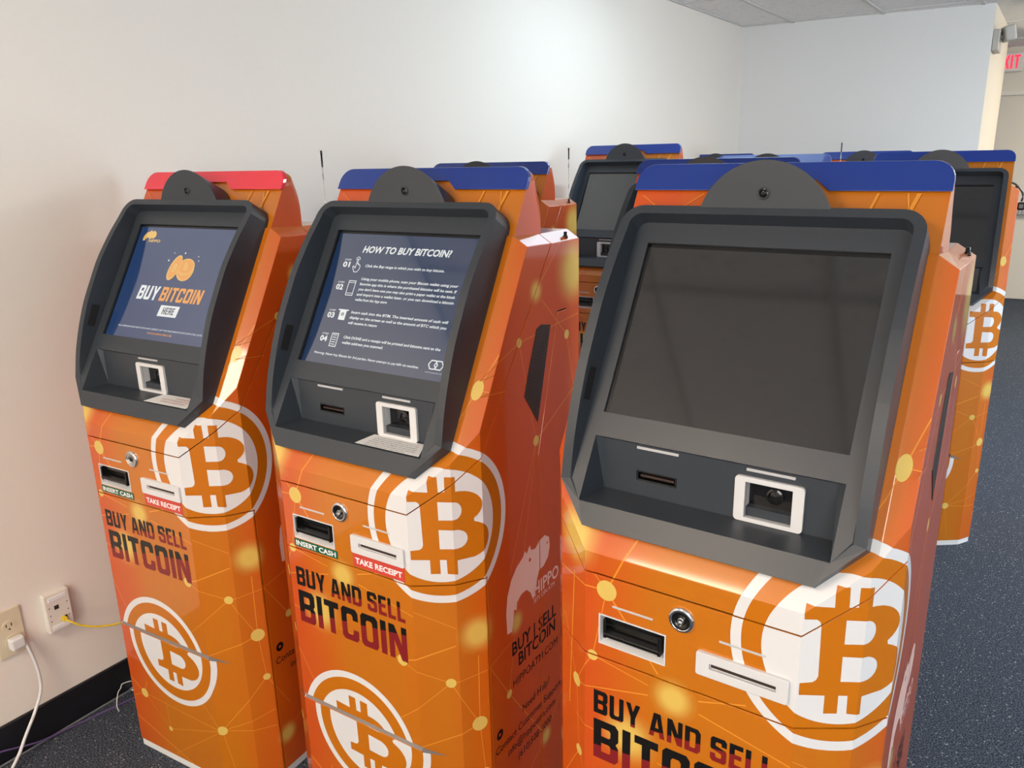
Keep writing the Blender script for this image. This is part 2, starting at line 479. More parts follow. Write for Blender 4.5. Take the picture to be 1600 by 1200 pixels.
# --- the printed artwork
def B_glyph(cx, cy, k):
    o = [(.1690, .9515), (.2090, .9485), (.2080, .9788), (.2272, .9785), (.2282, .9484), (.2405, .9484), (.2406, .9780), (.2606, .9770), (.2602, .9475)]
    o += [(.262 + .051 * math.sin(math.radians(t)), .9135 + .034 * math.cos(math.radians(t))) for t in range(8, 150, 12)]
    o += [(.2956, .8814)]
    o += [(.278 + .0515 * math.sin(math.radians(t)), .8445 + .0385 * math.cos(math.radians(t))) for t in range(30, 165, 12)]
    o += [(.2588, .8075), (.2590, .7783), (.2391, .7809), (.2383, .8101), (.2256, .8106), (.2259, .7813), (.2071, .7814), (.2068, .8107), (.1710, .8121),
          (.1708, .8311), (.1880, .8325), (.1930, .836), (.1955, .8420), (.1935, .9200), (.1915, .9270), (.1870, .9305), (.1700, .9310)]
    h1 = [(.2262, .9290), (.2265, .8919), (.2553, .8912)] + [(.2553 + .0160 * math.sin(math.radians(t)), .9090 - .0180 * math.cos(math.radians(t))) for t in range(20, 165, 20)] + [(.2553, .9272)]
    h2 = [(.2260, .8725), (.2264, .8329), (.2600, .8318)] + [(.2610 + .0200 * math.sin(math.radians(t)), .8505 - .0187 * math.cos(math.radians(t))) for t in range(20, 165, 20)] + [(.2630, .8700)]
    T = lambda l: [(cx + (x - .2307) * k, cy + (y - .8790) * k) for x, y in l]
    return [T(o), T(h1), T(h2)]
def coin_logo(cx, cy, k=1.0, above=None, below=None):
    def go(bm, m_, off):
        for lim, no in ((above, -1), (below, 1)):
            if lim is not None: bmesh.ops.bisect_plane(bm, geom=bm.verts[:] + bm.edges[:] + bm.faces[:], plane_co=(0, lim, 0), plane_no=(0, no, 0), clear_outer=True)
        decal(bm, m_, off)
    go(bm2d([circle(cx, cy, .146 * k, 96)]), 'amber', .00018)
    go(bm2d([circle(cx, cy, .160 * k, 96), circle(cx, cy, .1445 * k, 96)]), 'white', .00030)
    go(bm2d([circle(cx, cy, .1155 * k, 96)]), 'white', .00034)
    go(bm2d(B_glyph(cx, cy, k)), 'amber', .0005)
NODES = {  # u, v, radius, soft
    'a': (-.129, .880, .0175, 0), 'b': (-.1535, .755, .0095, 0), 'c': (-.0125, .729, .026, 1), 'd': (.133, .5815, .0125, 0), 'e': (.235, .539, .0105, 0),
    'f': (.294, .640, .030, 1), 'g': (.291, .4315, .0165, 0), 'h': (.300, .311, .009, 0), 'i': (.1764, .1738, .013, 0), 'j': (-.028, .105, .007, 0),
    'k': (-.1162, .185, .0135, 0), 'l': (-.197, .684, .0125, 0), 'm': (-.20, .952, .040, 1), 'n': (-.188, .548, .010, 0), 'o': (-.088, .625, .036, 1),
    'p': (.454, 1.193, .0095, 0), 'q': (.644, 1.173, .010, 0), 'r': (.512, .975, .011, 0), 's': (.520, 1.283, .018, 1), 't': (.672, 1.305, .05, 1),
    'v': (.387, .4457, .010, 0), 'w': (.537, .234, .018, 1), 'x': (.34, .1205, .022, 1), 'y': (.276, 1.125, .017, 0),
    'A': (.10, 1.452, .03, 1), 'D': (.215, 1.42, .032, 1), 'E': (-.255, 1.19, .012, 0), 'G': (-.245, .28, .011, 0), 'K': (.42, .60, .02, 1)}
LINES = [('a', 'b', 1), ('a', 'c', 1.6), ('a', (-.085, .975), 1.8), ('a', (-.20, .955), .9), ('a', (-.30, .873), 1.3), ('b', 'l', .9), ('b', 'c', 1), ('c', (.10, .765), 1.6),
         ('c', (.168, .69), 1.3), ('c', 'l', 1.2), ('d', (-.20, .617), 1.0), ('d', 'e', .9), ('d', 'f', 1.7), ('e', 'g', .9), ('e', (.10, .425), .9), ('e', (.40, .565), .8),
         ('f', 'g', 1.2), ('f', (.17, .70), .8), ('g', (.17, .39), 1.4), ('g', 'h', .8), ('h', 'i', 1.1), ('i', 'k', 1.0), ('i', 'j', .9), ('i', (.31, .165), 1.1),
         ('i', (.31, .213), 1.0), ('i', (.11, .25), 1.0), ('i', (.20, .03), .7), ('j', (-.03, .19), .7), ('k', (-.10, .225), 1.1), ('k', (-.25, .27), 1.0), ('k', (-.21, .14), .8),
         ('k', 'j', .6), ('l', (-.24, .79), .8), ('l', 'n', .7), ('n', (-.11, .40), .8), ('n', (-.28, .40), .8), ('m', (-.285, 1.03), 1.8), ('m', (-.225, .62), 2.0), ('m', 'E', 1.2),
         ('p', (.30, 1.145), .8), ('p', 's', .9), ('p', (.70, 1.21), .8), ('p', 'r', .7), ('s', (.62, 1.37), .8), ('q', 's', .8), ('q', (.69, .99), .8), ('r', (.69, 1.055), 1.3), ('r', (.40, .72), .8),
         ('v', (.314, .56), .8), ('v', 'w', .9), ('v', 'K', .8), ('w', (.66, .36), .8), ('w', 'x', .8), ('y', (.312, 1.185), 2.0), ('y', (.40, 1.11), .8), ('y', (.23, 1.05), 1.2), ('E', (-.31, 1.3), .8),
         ('D', (.25, 1.55), 1.6), ('D', (.17, 1.49), .9), ('A', (.03, 1.52), .9), ('K', 'r', .7), ('h', (.36, .20), .7), ('i', (-.02, .03), .8), ((-.17, .10), (.17, -.02), 1.6), ('G', 'k', .8), ('G', (-.30, .45), .8)]
def artwork():
    pos = lambda k: NODES[k][:2] if isinstance(k, str) else k
    for a, b, w in LINES:
        (x0, y0), (x1, y1) = pos(a), pos(b)
        d = Vector((x1 - x0, y1 - y0)); L = d.length
        if L < 1e-4: continue
        n = Vector((-d.y, d.x)) / L * (.00085 * w)
        q = [(x0 + n.x, y0 + n.y), (x0 - n.x, y0 - n.y), (x1 - n.x * .8, y1 - n.y * .8), (x1 + n.x * .8, y1 + n.y * .8)]
        if min(y0, y1) < .0215 or max(y0, y1) > 1.388:
            bm = bm2d([q])
            for co, no in (((0, .0218, 0), (0, -1, 0)), ((0, 1.388, 0), (0, 1, 0))):
                bmesh.ops.bisect_plane(bm, geom=bm.verts[:] + bm.edges[:] + bm.faces[:], plane_co=co, plane_no=no, clear_outer=True)
        else: bm = bm2d([q])
        if bm.faces: decal(bm, 'line', .00008)
        else: bm.free()
    for k, (x, y, r, soft) in NODES.items():
        if y > 1.37: continue
        if soft:
            bm = bmesh.new(); c = bm.verts.new((x, y, 0)); prev = None
            for ri, rr in enumerate((.25, .5, .75, 1.0, 1.3, 1.65)):
                ringv = [bm.verts.new((x + rr * r * math.cos(i * math.pi / 12), y + rr * r * math.sin(i * math.pi / 12), 0)) for i in range(24)]
                for i in range(24):
                    j = (i + 1) % 24
                    if prev is None: bm.faces.new((c, ringv[i], ringv[j]))
                    else: bm.faces.new((prev[i], ringv[i], ringv[j], prev[j]))
                prev = ringv
            def g(u, v, x=x, y=y, r=r):
                t = math.hypot(u - x, v - y) / (1.65 * r)
                return max(0, min(1, 1.35 * (0.5 + 0.5 * math.cos(math.pi * min(1, t)))))
            decal(bm, 'wrap', .00012, glow=g)
        else: decal(bm2d([circle(x, y, r, 28)]), 'dot', .00015)
    coin_logo(.2307, .879)
    coin_logo(-.005, .338, 1.0, above=VG1)        # the two vinyl sheets do not quite meet at the grip groove
    coin_logo(.026, .365, 1.0, below=VG0)
    for s in (1, -1): decal(bm2d([[(s * (U1 + .0002), VG0 - .001), (s * (U1 + .0002), VG1), (s * .222, .3660)]]), 'shaded_lip', .0007)  # flat slivers carry the groove's painted shade onto the facets

def headline(dz):
    """BUY AND SELL / BITCOIN in black and dark red, parted by a rising line; returns its own panel lists"""
    dest = {}
    for txt, y0, y1, sp in (('BUY AND SELL', .6690, .7130, .34), ('BITCOIN', .5805, .6570, .3)):
        for lp in chunk(txt, -.1505, .1485, y0 + dz, y1 + dz, gap=.115, space=sp):
            for keep in (0, 1):
                bm = bm2d(lp)
                yb = (.684 if txt[1] == 'U' else .6235) + dz
                bmesh.ops.bisect_plane(bm, geom=bm.verts[:] + bm.edges[:] + bm.faces[:], plane_co=(0, yb, 0), plane_no=(-.125, 1, 0),
                                       clear_outer=bool(keep), clear_inner=not keep)
                if bm.faces: decal(bm, 'red' if keep else 'black', .0004, dest=dest)
                else: bm.free()
    return dest

def side_print():
    hip = [(.168, .590), (.166, .640), (.172, .676), (.188, .706), (.210, .726), (.235, .737), (.243, .747), (.250, .738), (.262, .752), (.268, .738), (.285, .734), (.302, .745),
           (.325, .748), (.343, .736), (.346, .712), (.338, .690), (.318, .677), (.300, .676), (.290, .660), (.286, .640), (.272, .618), (.262, .640), (.246, .655), (.226, .655), (.208, .645),
           (.205, .628), (.196, .634), (.192, .610), (.186, .588)]
    S3 = lambda l: [(u_of_y(y), v) for y, v in l]
    decal(bm2d([S3(hip), S3(circle(.262, .718, .0045, 14)), S3(circle(.335, .726, .003, 10))]), 'shaded_white', .0003)
    T = [('HIPPO', .2765, .622, .030, .02, 'shaded_white', 'L'), ('BITCOIN ATM', .2765, .606, .011, 0, 'shaded_white', 'L'),
         ('BUY | SELL', .185, .528, .031, .018, 'black', 'L'), ('BITCOIN', .209, .491, .031, .018, 'black', 'L'), ('HIPPOATM.COM', .186, .449, .020, 0, 'black', 'L'),
         ('Need Help?', .221, .366, .019, .004, 'black', 'L'), ('Contact Customer Support', .113, .328, .019, .004, 'black', 'L'),
         ('info@hippoatm.com', .158, .294, .019, .004, 'black', 'L'), ('(610)508-3000', .199, .258, .019, .004, 'black', 'L')]
    for body, y, v, cap, bold, mn, al in T:
        bm = bm_text(text_h(body, u_of_y(y), v, cap, bold, 0, al, .92))
        bmesh.ops.bisect_plane(bm, geom=bm.verts[:] + bm.edges[:] + bm.faces[:], plane_co=(u_of_y(.480), 0, 0), plane_no=(1, 0, 0), clear_outer=True)
        decal(bm, mn, .0003)
    decal(bm2d([S3(circle(.130, .372, .012, 20)), S3(circle(.130, .372, .004, 10))]), 'black', .0003)

artwork(); side_print()
HEAD = {0.0: headline(0.0), -0.021: headline(-0.021)}

# ------------------------------------------------------------------ kiosk panels
def skin(polys, low=None):
    """map 2-D (u, v) polygons, cut at every crease, onto the kiosk skin"""
    bm = bmesh.new(); vm = {}
    for loops, lowf in polys:
        b2 = bm2d(loops); cut2d(b2)
        for f in b2.faces:
            q = []
            for v in f.verts:
                p = P(v.co.x, v.co.y, lowf); k = tuple(round(c, 5) for c in p)
                if k not in vm: vm[k] = bm.verts.new(p)
                if vm[k] not in q: q.append(vm[k])
            if len(q) >= 3:
                try: bm.faces.new(q)
                except ValueError: pass
        b2.free()
    return bm

def clean(bm):
    bmesh.ops.remove_doubles(bm, verts=bm.verts[:], dist=2e-5)
    bmesh.ops.dissolve_limit(bm, angle_limit=math.radians(.6), verts=bm.verts[:], edges=bm.edges[:])

def finish_panel(bm, region_name, extra=None, t=.004, bev=.0011):
    clean(bm)
    thicken(bm, t)
    bevel_sharp(bm, bev)
    bmesh.ops.triangulate(bm, faces=[f for f in bm.faces if len(f.verts) > 4])
    wrap_layers(bm)
    add_decals(bm, DECALS.get(region_name, []))
    if extra: add_decals(bm, extra.get(region_name, []))
    return bm

def seam_loop(g, umax=U3):
    pts = [(-U3, 1.0035), (-U2, .961), (-U1, .9045), (U1, .9045), (U2, .961), (U3, 1.0035)]
    return [(u, v + g) for u, v in pts]

def mesh_door(dz):
    lo = [[(-DS, .0218), (DS, .0218), (DS, VG1), (-DS, VG1)]]
    hi = [[(-DS, VG1), (DS, VG1), (DS, DOOR_TOP - GAP), (-DS, DOOR_TOP - GAP)]]
    bm = skin([(lo, True), (hi, False)])
    bm.normal_update()
    us = [-U1 - .004, -U1, U1, U1 + .004]
    a = [P(u, VG1 + 1e-4) for u in us]; b = [P(u, VG1, True) for u in us]
    for i in range(3):
        pts = [a[i], b[i], b[i + 1], a[i + 1]]
        pts = [p for j, p in enumerate(pts) if all((p - q).length > 2e-4 for q in pts[:j])]
        if len(pts) >= 3: poly(bm, pts)
    for f in bm.faces:
        c = f.calc_center_median()
        if VG0 - .0005 < c.z < VG1 and f.normal.z > .3: f.material_index = 8
    bm2 = finish_panel(bm, 'door', HEAD[dz])
    return to_mesh(bm2, 'lower_door', WRAPS)

def mesh_shell():
    top = seam_loop(-GAP)
    outer = [(-U3, DOOR_TOP + GAP), (U3, DOOR_TOP + GAP)] + list(reversed(top))
    hole = [(SLOT[0], SLOT[2]), (SLOT[1], SLOT[2]), (SLOT[1], SLOT[3]), (SLOT[0], SLOT[3])]
    bm = skin([([outer, hole], False)])
    for s in (1, -1):
        ds = Y2 + .0071
        pts = [(ds, .0218), (.303 - GAP, .0218), (.303 - GAP, .94), (.390 - GAP, 1.2285 + GAP), (.4835, 1.2285 + GAP), (.4835, 1.3695), (.3670, 1.3695), (Y2, 1.0035 - GAP), (Y2, DOOR_TOP + GAP), (ds, DOOR_TOP + GAP)]
        v = [(s * X2, y, z) for y, z in pts]
        poly(bm, v if s > 0 else v[::-1])
        q = [(s * X2, .3670, 1.3695), (s * X2, .4835, 1.3695), (s * .2447, .4835, 1.388), (s * .2447, .3670, 1.388)]
        poly(bm, q if s > 0 else q[::-1])
    poly(bm, [(-.2447, .3735, 1.388), (.2447, .3735, 1.388), (.2447, .4835, 1.388), (-.2447, .4835, 1.388)])
    poly(bm, [(X2, .4835, 1.2285 + GAP), (-X2, .4835, 1.2285 + GAP), (-X2, .4835, 1.3695), (-.2447, .4835, 1.388), (.2447, .4835, 1.388), (X2, .4835, 1.3695)])
    return to_mesh(finish_panel(bm, 'shell'), 'cabinet_shell', WRAPS)

def mesh_rear():
    bm = bmesh.new()
    for s in (1, -1):
        pts = [(.303 + GAP, .0218), (.4835, .0218), (.4835, 1.2285 - GAP), (.390 + GAP, 1.2285 - GAP), (.303 + GAP, .94)]
        v = [(s * X2, y, z) for y, z in pts]; poly(bm, v if s > 0 else v[::-1])
    poly(bm, [(X2, .4835, .0218), (-X2, .4835, .0218), (-X2, .4835, 1.2285 - GAP), (X2, .4835, 1.2285 - GAP)])
    return to_mesh(finish_panel(bm, 'rear'), 'rear_door', WRAPS)

def mesh_hood():
    low = seam_loop(GAP)
    zs0, zs1 = 1.3931, 1.3725
    ut = u_of_x(.2447)
    outer = low + [(U3, zs1), (ut, zs0), (-ut, zs0), (-U3, zs1)]
    hole = HOLE
    bm = skin([([outer, hole], False)])
    yt = back_y(X2, zs1)
    for s in (1, -1):
        zz = [1.0035 + GAP, ZU3, zs1]
        v = [P(s * U3, z) for z in zz] + [Vector((s * X2, .3645, 1.3700)), ]
        v = [Vector((s * X2, p.y, p.z)) for p in v]
        order = [v[0], v[3], v[2], v[1]]
        poly(bm, order if s > 0 else order[::-1])
        q = [(s * X2, yt, zs1), (s * X2, .3645, 1.3700), (s * .2447, .3645, 1.3885), (s * .2447, back_y(.2447, zs0), zs0)]
        poly(bm, q if s > 0 else q[::-1])
    bm = finish_panel(bm, 'hood')
    # the raised head behind the camera dome
    hb = bmesh.new()
    prof = [(panel_y(1.388) + .003, 1.385), (panel_y(1.5135) + .004, 1.5135), (.360, 1.5135), (.368, 1.5085), (.3725, 1.497), (.3725, 1.385)]
    L = [hb.verts.new((-.2447, y, z)) for y, z in prof]; R = [hb.verts.new((.2447, y, z)) for y, z in prof]
    n = len(prof)
    for i in range(n):
        hb.faces.new((L[i], L[(i + 1) % n], R[(i + 1) % n], R[i]))
    fl = hb.faces.new(L[::-1]); fr = hb.faces.new(R)
    bmesh.ops.recalc_face_normals(hb, faces=hb.faces[:])
    es = [e for e in hb.edges if len(e.link_faces) == 2 and (fl in e.link_faces or fr in e.link_faces) and min(v.co.z for v in e.verts) > 1.49 and abs(e.verts[0].co.x - e.verts[1].co.x) < 1e-5]
    bmesh.ops.bevel(hb, geom=es, offset=.030, segments=6, profile=.5, affect='EDGES', clamp_overlap=False)
    bevel_sharp(hb, .0015, 40)
    tmp = bpy.data.meshes.new('t'); hb.to_mesh(tmp); hb.free()
    nb = len(bm.faces); bm.from_mesh(tmp); bpy.data.meshes.remove(tmp)
    bm.faces.ensure_lookup_table()
    uvl = bm.loops.layers.uv['wrap']; gl = bm.loops.layers.float_color['glow']
    for f in bm.faces[nb:]:
        for l in f.loops:
            p = l.vert.co; l[uvl].uv = (p.x if abs(f.normal.x) < .9 else math.copysign(u_of_y(p.y), p.x), p.z); l[gl] = (0, 0, 0, 1)
    # prints on the leaning front of the head
    def hp(x, z, o=.0003): return Vector((x, panel_y(z) + .0035 - o, z))
    for x0, z0, r in ((-.175, 1.435, .012),):
        f = bm.faces.new([bm.verts.new(hp(x0 + r * math.cos(i * math.pi / 10), z0 + r * math.sin(i * math.pi / 10), .0022)) for i in range(20)])
        f.material_index = WI['dot']
        for l in f.loops: l[gl] = (0, 0, 0, 1)
    for a, b, w in (((-.175, 1.435), (-.23, 1.468), .0011), ((-.175, 1.435), (-.12, 1.472), .0011), ((.13, 1.41), (.15, 1.474), .002), ((.18, 1.40), (.205, 1.474), .003), ((.205, 1.405), (.19, 1.474), .0012)):
        f = bm.faces.new([bm.verts.new(hp(*q, .0018)) for q in ((a[0] - w, a[1]), (a[0] + w, a[1]), (b[0] + w, b[1]), (b[0] - w, b[1]))])
        f.material_index = WI['line']
        for l in f.loops: l[gl] = (0, 0, 0, 1)
    return to_mesh(bm, 'hood', WRAPS)

def mesh_core():
    bm = bmesh.new()
    prof = [(.112, .03), (.112, 1.0), (.125, 1.06), (.292, 1.358), (.470, 1.360), (.470, .03)]
    L = [bm.verts.new((-.262, y, z)) for y, z in prof]; R = [bm.verts.new((.262, y, z)) for y, z in prof]
    for i in range(6): bm.faces.new((L[i], L[(i + 1) % 6], R[(i + 1) % 6], R[i]))
    bm.faces.new(L[::-1]); bm.faces.new(R)
    pl = [(-.150, .036), (.150, .036), (.205, .080), (.240, .112), (-.240, .112), (-.205, .080)]
    A = [bm.verts.new((x, y, .03)) for x, y in pl]; B = [bm.verts.new((x, y, .925)) for x, y in pl]
    for i in range(6): bm.faces.new((A[i], A[(i + 1) % 6], B[(i + 1) % 6], B[i]))
    bm.faces.new(A[::-1]); bm.faces.new(B)
    bmesh.ops.recalc_face_normals(bm, faces=bm.faces[:])
    return to_mesh(bm, 'inner_frame', M_DARK)

def mesh_plinth():
    bm = bmesh.new()
    pl = [(-.1660, .002), (.1660, .002), (.2375, .048), (.271, .098), (.271, .482), (-.271, .482), (-.271, .098), (-.2375, .048)]
    A = [bm.verts.new((x, y, 0)) for x, y in pl]; B = [bm.verts.new((x, y, .0212)) for x, y in pl]
    n = len(pl)
    for i in range(n): bm.faces.new((A[i], A[(i + 1) % n], B[(i + 1) % n], B[i]))
    bm.faces.new(A[::-1]); bm.faces.new(B)
    bevel_sharp(bm, .001, 60)
    return to_mesh(bm, 'plinth', M_PLINTH)

# leaning plate of the screen housing: (x, s, n) -> local
def Q(x, s, n=0.0):
    return Vector((x, .0019 + .507 * s - .862 * n, .981 + .862 * s + .507 * n))
RIM = [(.0, .0), (.0647, .0014), (.1247, .0228), (.189, .0375), (.2474, .0468), (.3574, .0511), (.4358, .0430), (.497, .0312), (.535, .027)]
def rim(s):
    for (a, b), (c, d) in zip(RIM, RIM[1:]):
        if s <= c:
            t = (s - a) / (c - a); return b + (d - b) * t
    return RIM[-1][1]
def rim_s(s):                                    # lightly smoothed
    return (rim(s - .018) + 2 * rim(s) + rim(s + .018)) / 4 if .09 < s < .515 else rim(s)
SCRW, SC0, SC1 = .188, .1835, .4800
RCX, RC0, RC1 = .1912, .0365, .1440
def mesh_housing(sx0, slot):
    bm = bmesh.new()
    ss = [.080, .0975, .115, .1325, .15, .17, .19, .21, .23, .25, .275, .30, .325, .35, .375, .40, .42, .44, .46, .48]
    def half(xo, sb, xc, sc, r, st):
        p = [(xo, sb)] + [(xo, s) for s in ss]
        p += [(xc + r * math.cos(math.radians(a)), sc + r * math.sin(math.radians(a))) for a in (0, 15, 30, 45, 60, 75, 90)]
        p += [(.12, st), (.06, st), (0, st)]
        return p
    def full(h): return h + [(-x, s) for x, s in reversed(h[:-1])]
    outer = full(half(.2318, .0647, .1968, .500, .035, .535))
    inner = full(half(.2150, .0672, .1960, .501, .019, .520))
    plate = full(half(.2128, .0690, .1950, .4985, .0178, .5163))
    front = lambda l: [bm.verts.new(Q(x, s, rim_s(s))) for x, s in l]
    V0 = [bm.verts.new(Q(x, s, -.030)) for x, s in outer]
    V1 = front(outer); V2 = front(inner); V3 = [bm.verts.new(Q(x, s, 0)) for x, s in plate]
    n = len(outer)
    for A, B in ((V0, V1), (V1, V2), (V2, V3)):
        for i in range(n - 1): bm.faces.new((A[i], A[i + 1], B[i + 1], B[i]))
    # plate
    bl, br = bm.verts.new(Q(-.175, 0, 0)), bm.verts.new(Q(.175, 0, 0))
    loop = [bl, br, V1[0], V2[0]] + V3 + [V2[-1], V1[-1]]
    l2 = [(-.175, 0), (.175, 0), outer[0], inner[0]] + plate + [inner[-1], outer[-1]]
    scr = [(-SCRW, SC0), (SCRW, SC0), (SCRW, SC1), (-SCRW, SC1)]
    rec = [(-RCX, RC0), (RCX, RC0), (RCX, RC1), (-RCX, RC1)]
    sv = [bm.verts.new(Q(x, s, 0)) for x, s in scr]; rv = [bm.verts.new(Q(x, s, 0)) for x, s in rec]
    allv = loop + sv + rv
    for t in tri2d([l2, scr, rec])[1]:
        try: bm.faces.new([allv[i] for i in t])
        except ValueError: pass
    # screen well
    sd = [bm.verts.new(Q(x, s, -.006)) for x, s in scr]
    for i in range(4): bm.faces.new((sv[i], sv[(i + 1) % 4], sd[(i + 1) % 4], sd[i]))
    # shelf recess
    zf, zt, yb = 1.0140, 1.1000, .0845
    d = [bm.verts.new((-.1801, yb, zf)), bm.verts.new((.1801, yb, zf)), bm.verts.new((.1801, yb, zt)), bm.verts.new((-.1801, yb, zt))]
    for i in range(4): bm.faces.new((rv[i], rv[(i + 1) % 4], d[(i + 1) % 4], d[i]))
    wall = [(-.1801, zf), (.1801, zf), (.1801, zt), (-.1801, zt)]
    holes = [[(sx0 + .0160, 1.0210), (sx0 + .0830, 1.0210), (sx0 + .0830, 1.0760), (sx0 + .0160, 1.0760)]]
    if slot: holes.append([(-.1200, 1.0415), (-.0570, 1.0415), (-.0570, 1.0540), (-.1200, 1.0540)])
    hv = [[bm.verts.new((x, yb, z)) for x, z in h_] for h_ in holes]
    allw = d + [v for h_ in hv for v in h_]
    for t in tri2d([wall] + holes)[1]: bm.faces.new([allw[i] for i in t])
    # lower edge
    b0, b1 = bm.verts.new(Q(-.175, 0, -.030)), bm.verts.new(Q(.175, 0, -.030))
    bm.faces.new((b0, b1, br, bl)); bm.faces.new((b1, V0[0], V1[0], br)); bm.faces.new((V0[-1], b0, bl, V1[-1]))
    bmesh.ops.recalc_face_normals(bm, faces=bm.faces[:])
    bmesh.ops.dissolve_limit(bm, angle_limit=math.radians(.4), verts=bm.verts[:], edges=bm.edges[:])
    bevel_sharp(bm, .0022, 35, 3)
    # flat dark quad painting the shade of a shallow pocket on the inner side wall
    poly(bm, [(-.2128, .1165, 1.2050), (-.2128, .0975, 1.2105), (-.2134, .0755, 1.1620), (-.2134, .0935, 1.1545)], 1)
    bmesh.ops.triangulate(bm, faces=[f for f in bm.faces if len(f.verts) > 4])
    me = to_mesh(bm, 'screen_housing', [M_HOUSE, M_DARK])
    return me

def mesh_screen(kind):
    bm = bmesh.new()
    mi = {'off': 6, 'steps': 5, 'buy': 0}[kind]
    f = poly(bm, [Q(x, s, -.0045) for x, s in ((-SCRW, SC0), (SCRW, SC0), (SCRW, SC1), (-SCRW, SC1))], mi)
    b = .006
    for q in (((-SCRW, SC0), (-SCRW + b, SC0), (-SCRW + b, SC1), (-SCRW, SC1)), ((-SCRW, SC1 - b), (SCRW, SC1 - b), (SCRW, SC1), (-SCRW, SC1))):
        poly(bm, [Q(x, s, -.0042) for x, s in q], 7)
    def put(polys, mi, n=-.0041):
        for lp in polys:
            b2 = bm2d(lp); vs = {v: bm.verts.new(Q(v.co.x, v.co.y, n)) for v in b2.verts}
            for ff in b2.faces:
                bm.faces.new([vs[v] for v in ff.verts]).material_index = mi
            b2.free()
    def putt(t, mi, n=-.0041):
        b2 = bm_text(t); vs = {v: bm.verts.new(Q(v.co.x, v.co.y, n)) for v in b2.verts}
        for ff in b2.faces: bm.faces.new([vs[v] for v in ff.verts]).material_index = mi
        b2.free()
    def stroke(pts, w, mi, closed=False, n=-.0041):
        q = list(pts) + ([pts[0]] if closed else [])
        for (x0, y0), (x1, y1) in zip(q, q[1:]):
            d = Vector((x1 - x0, y1 - y0)); L = d.length
            if L < 1e-6: continue
            t = d / L * (w * .4); m_ = Vector((-d.y, d.x)) / L * w * .5
            put([[[(x0 - t.x - m_.x, y0 - t.y - m_.y), (x1 + t.x - m_.x, y1 + t.y - m_.y), (x1 + t.x + m_.x, y1 + t.y + m_.y), (x0 - t.x + m_.x, y0 - t.y + m_.y)]]], mi, n)
    if kind == 'steps':
        putt(text_fit('HOW TO BUY BITCOIN?', -.104, .128, .4325, .0145, .030, .22), 1)
        rows = [(.4005, ['Click the Buy range in which you wish to buy bitcoin.'], [.122]),
                (.3715, ['Using your mobile phone, scan your Bitcoin wallet using your', 'favorite app this is where the purchased bitcoins will be sent. If',
                         "you don't have one you may also print a paper wallet at the kiosk", 'and import into a wallet later, or you can download a bitcoin', 'wallet from the App store'], [.165, .165, .165, .165, .002]),
                (.2975, ['Insert cash into the BTM. The inserted amount of cash will', 'display on the screen as well as the amount of BTC which you', 'will receive in return'], [.165, .165, -.006]),
                (.2430, ['Click DONE and a receipt will be printed and bitcoins sent to the', 'wallet address you scanned.'], [.165, .026])]
        for y, ls, xs in rows:
            for i, (l, x1) in enumerate(zip(ls, xs)):
                putt(text_fit(l, -.084, x1, y - i * .0115, .0056, .022, .15), 1)
        putt(text_fit('Warning: Never buy Bitcoin for 3rd parties. Never attempt to pay bills via machine.', -.152, .126, .2035, .0050, .015, .2), 1)
        for y, t in ((.4015, '01'), (.3505, '02'), (.2875, '03'), (.2355, '04')):
            putt(text_fit('STEP', -.1455, -.1275, y + .0110, .0034, .01), 1)
            putt(text_fit(t, -.1475, -.1275, y - .0035, .0115, .035), 1)
        # pointing hand
        stroke([(-.1105, .4065), (-.1105, .4170), (-.1075, .4170), (-.1075, .4060), (-.1040, .4070), (-.1040, .4040), (-.1005, .4045), (-.0985, .4010), (-.0985, .3950), (-.1030, .3880), (-.1115, .3880), (-.1185, .3990), (-.1165, .4010), (-.1105, .3965)], .0015, 1, True)
        stroke(arc(-.109, .4165, .0052, -10, 190, 8), .0012, 1)
        # phone
        stroke([(-.1150, .3360), (-.0965, .3360), (-.0965, .3680), (-.1150, .3680)], .0016, 1, True)
        stroke([(-.1150, .3405), (-.0965, .3405)], .0012, 1); stroke([(-.1150, .3640), (-.0965, .3640)], .0012, 1)
        # cash going in
        stroke([(-.1190, .3030), (-.0930, .3030)], .0026, 1)
        put([[[(-.1150, .3020), (-.0970, .3020), (-.0970, .2810), (-.1150, .2810)], circle(-.106, .2935, .0040, 14)]], 1)
        putt(text_h('$', -.106, .2910, .0050, .02, 0, 'C'), 1)
        # receipt
        stroke([(-.1170, .2230), (-.0995, .2230), (-.0995, .2510), (-.1170, .2510)], .0018, 1, True)
        for i in range(5): stroke([(-.1135, .2275 + i * .0050), (-.1035, .2275 + i * .0050)], .0015, 1)
        # interlocked hexagons
        hx = lambda cx, r: [(cx + r * math.cos(math.radians(a)), .2150 + r * .92 * math.sin(math.radians(a))) for a in range(0, 360, 60)]
        stroke(hx(.1575, .0105), .0022, 1, True); stroke(hx(.1715, .0105), .0022, 1, True)
        putt(text_fit('WWW.CHAINBYTES.COM', .1430, .1830, .1985, .0018, 0), 1)
    if kind == 'buy':
        for lp in chunk('BUY', -.114, -.040, .2835, .3195, .12, shear=.16): put([lp], 1)
        for lp in chunk('BITCOIN', -.0305, .1150, .2835, .3195, .12, shear=.16): put([lp], 2)
        put([[[(-.0175, .2455), (.0500, .2455), (.0545, .2735), (-.0130, .2735)]]], 1)
        for lp in chunk('HERE', -.0035, .0385, .2510, .2685, .16, shear=.14): put([lp], 4, -.0039)
        putt(text_fit('TO A PERSON FOR HELP WITH ANY ASPECT OF THIS MACHINE OR BITCOIN CALL (610) 508-30', -.146, .182, .2095, .0042, 0, .1), 1)
        putt(text_fit('WWW.HIPPOATM.COM', -.031, .057, .1985, .0046, .01), 2)
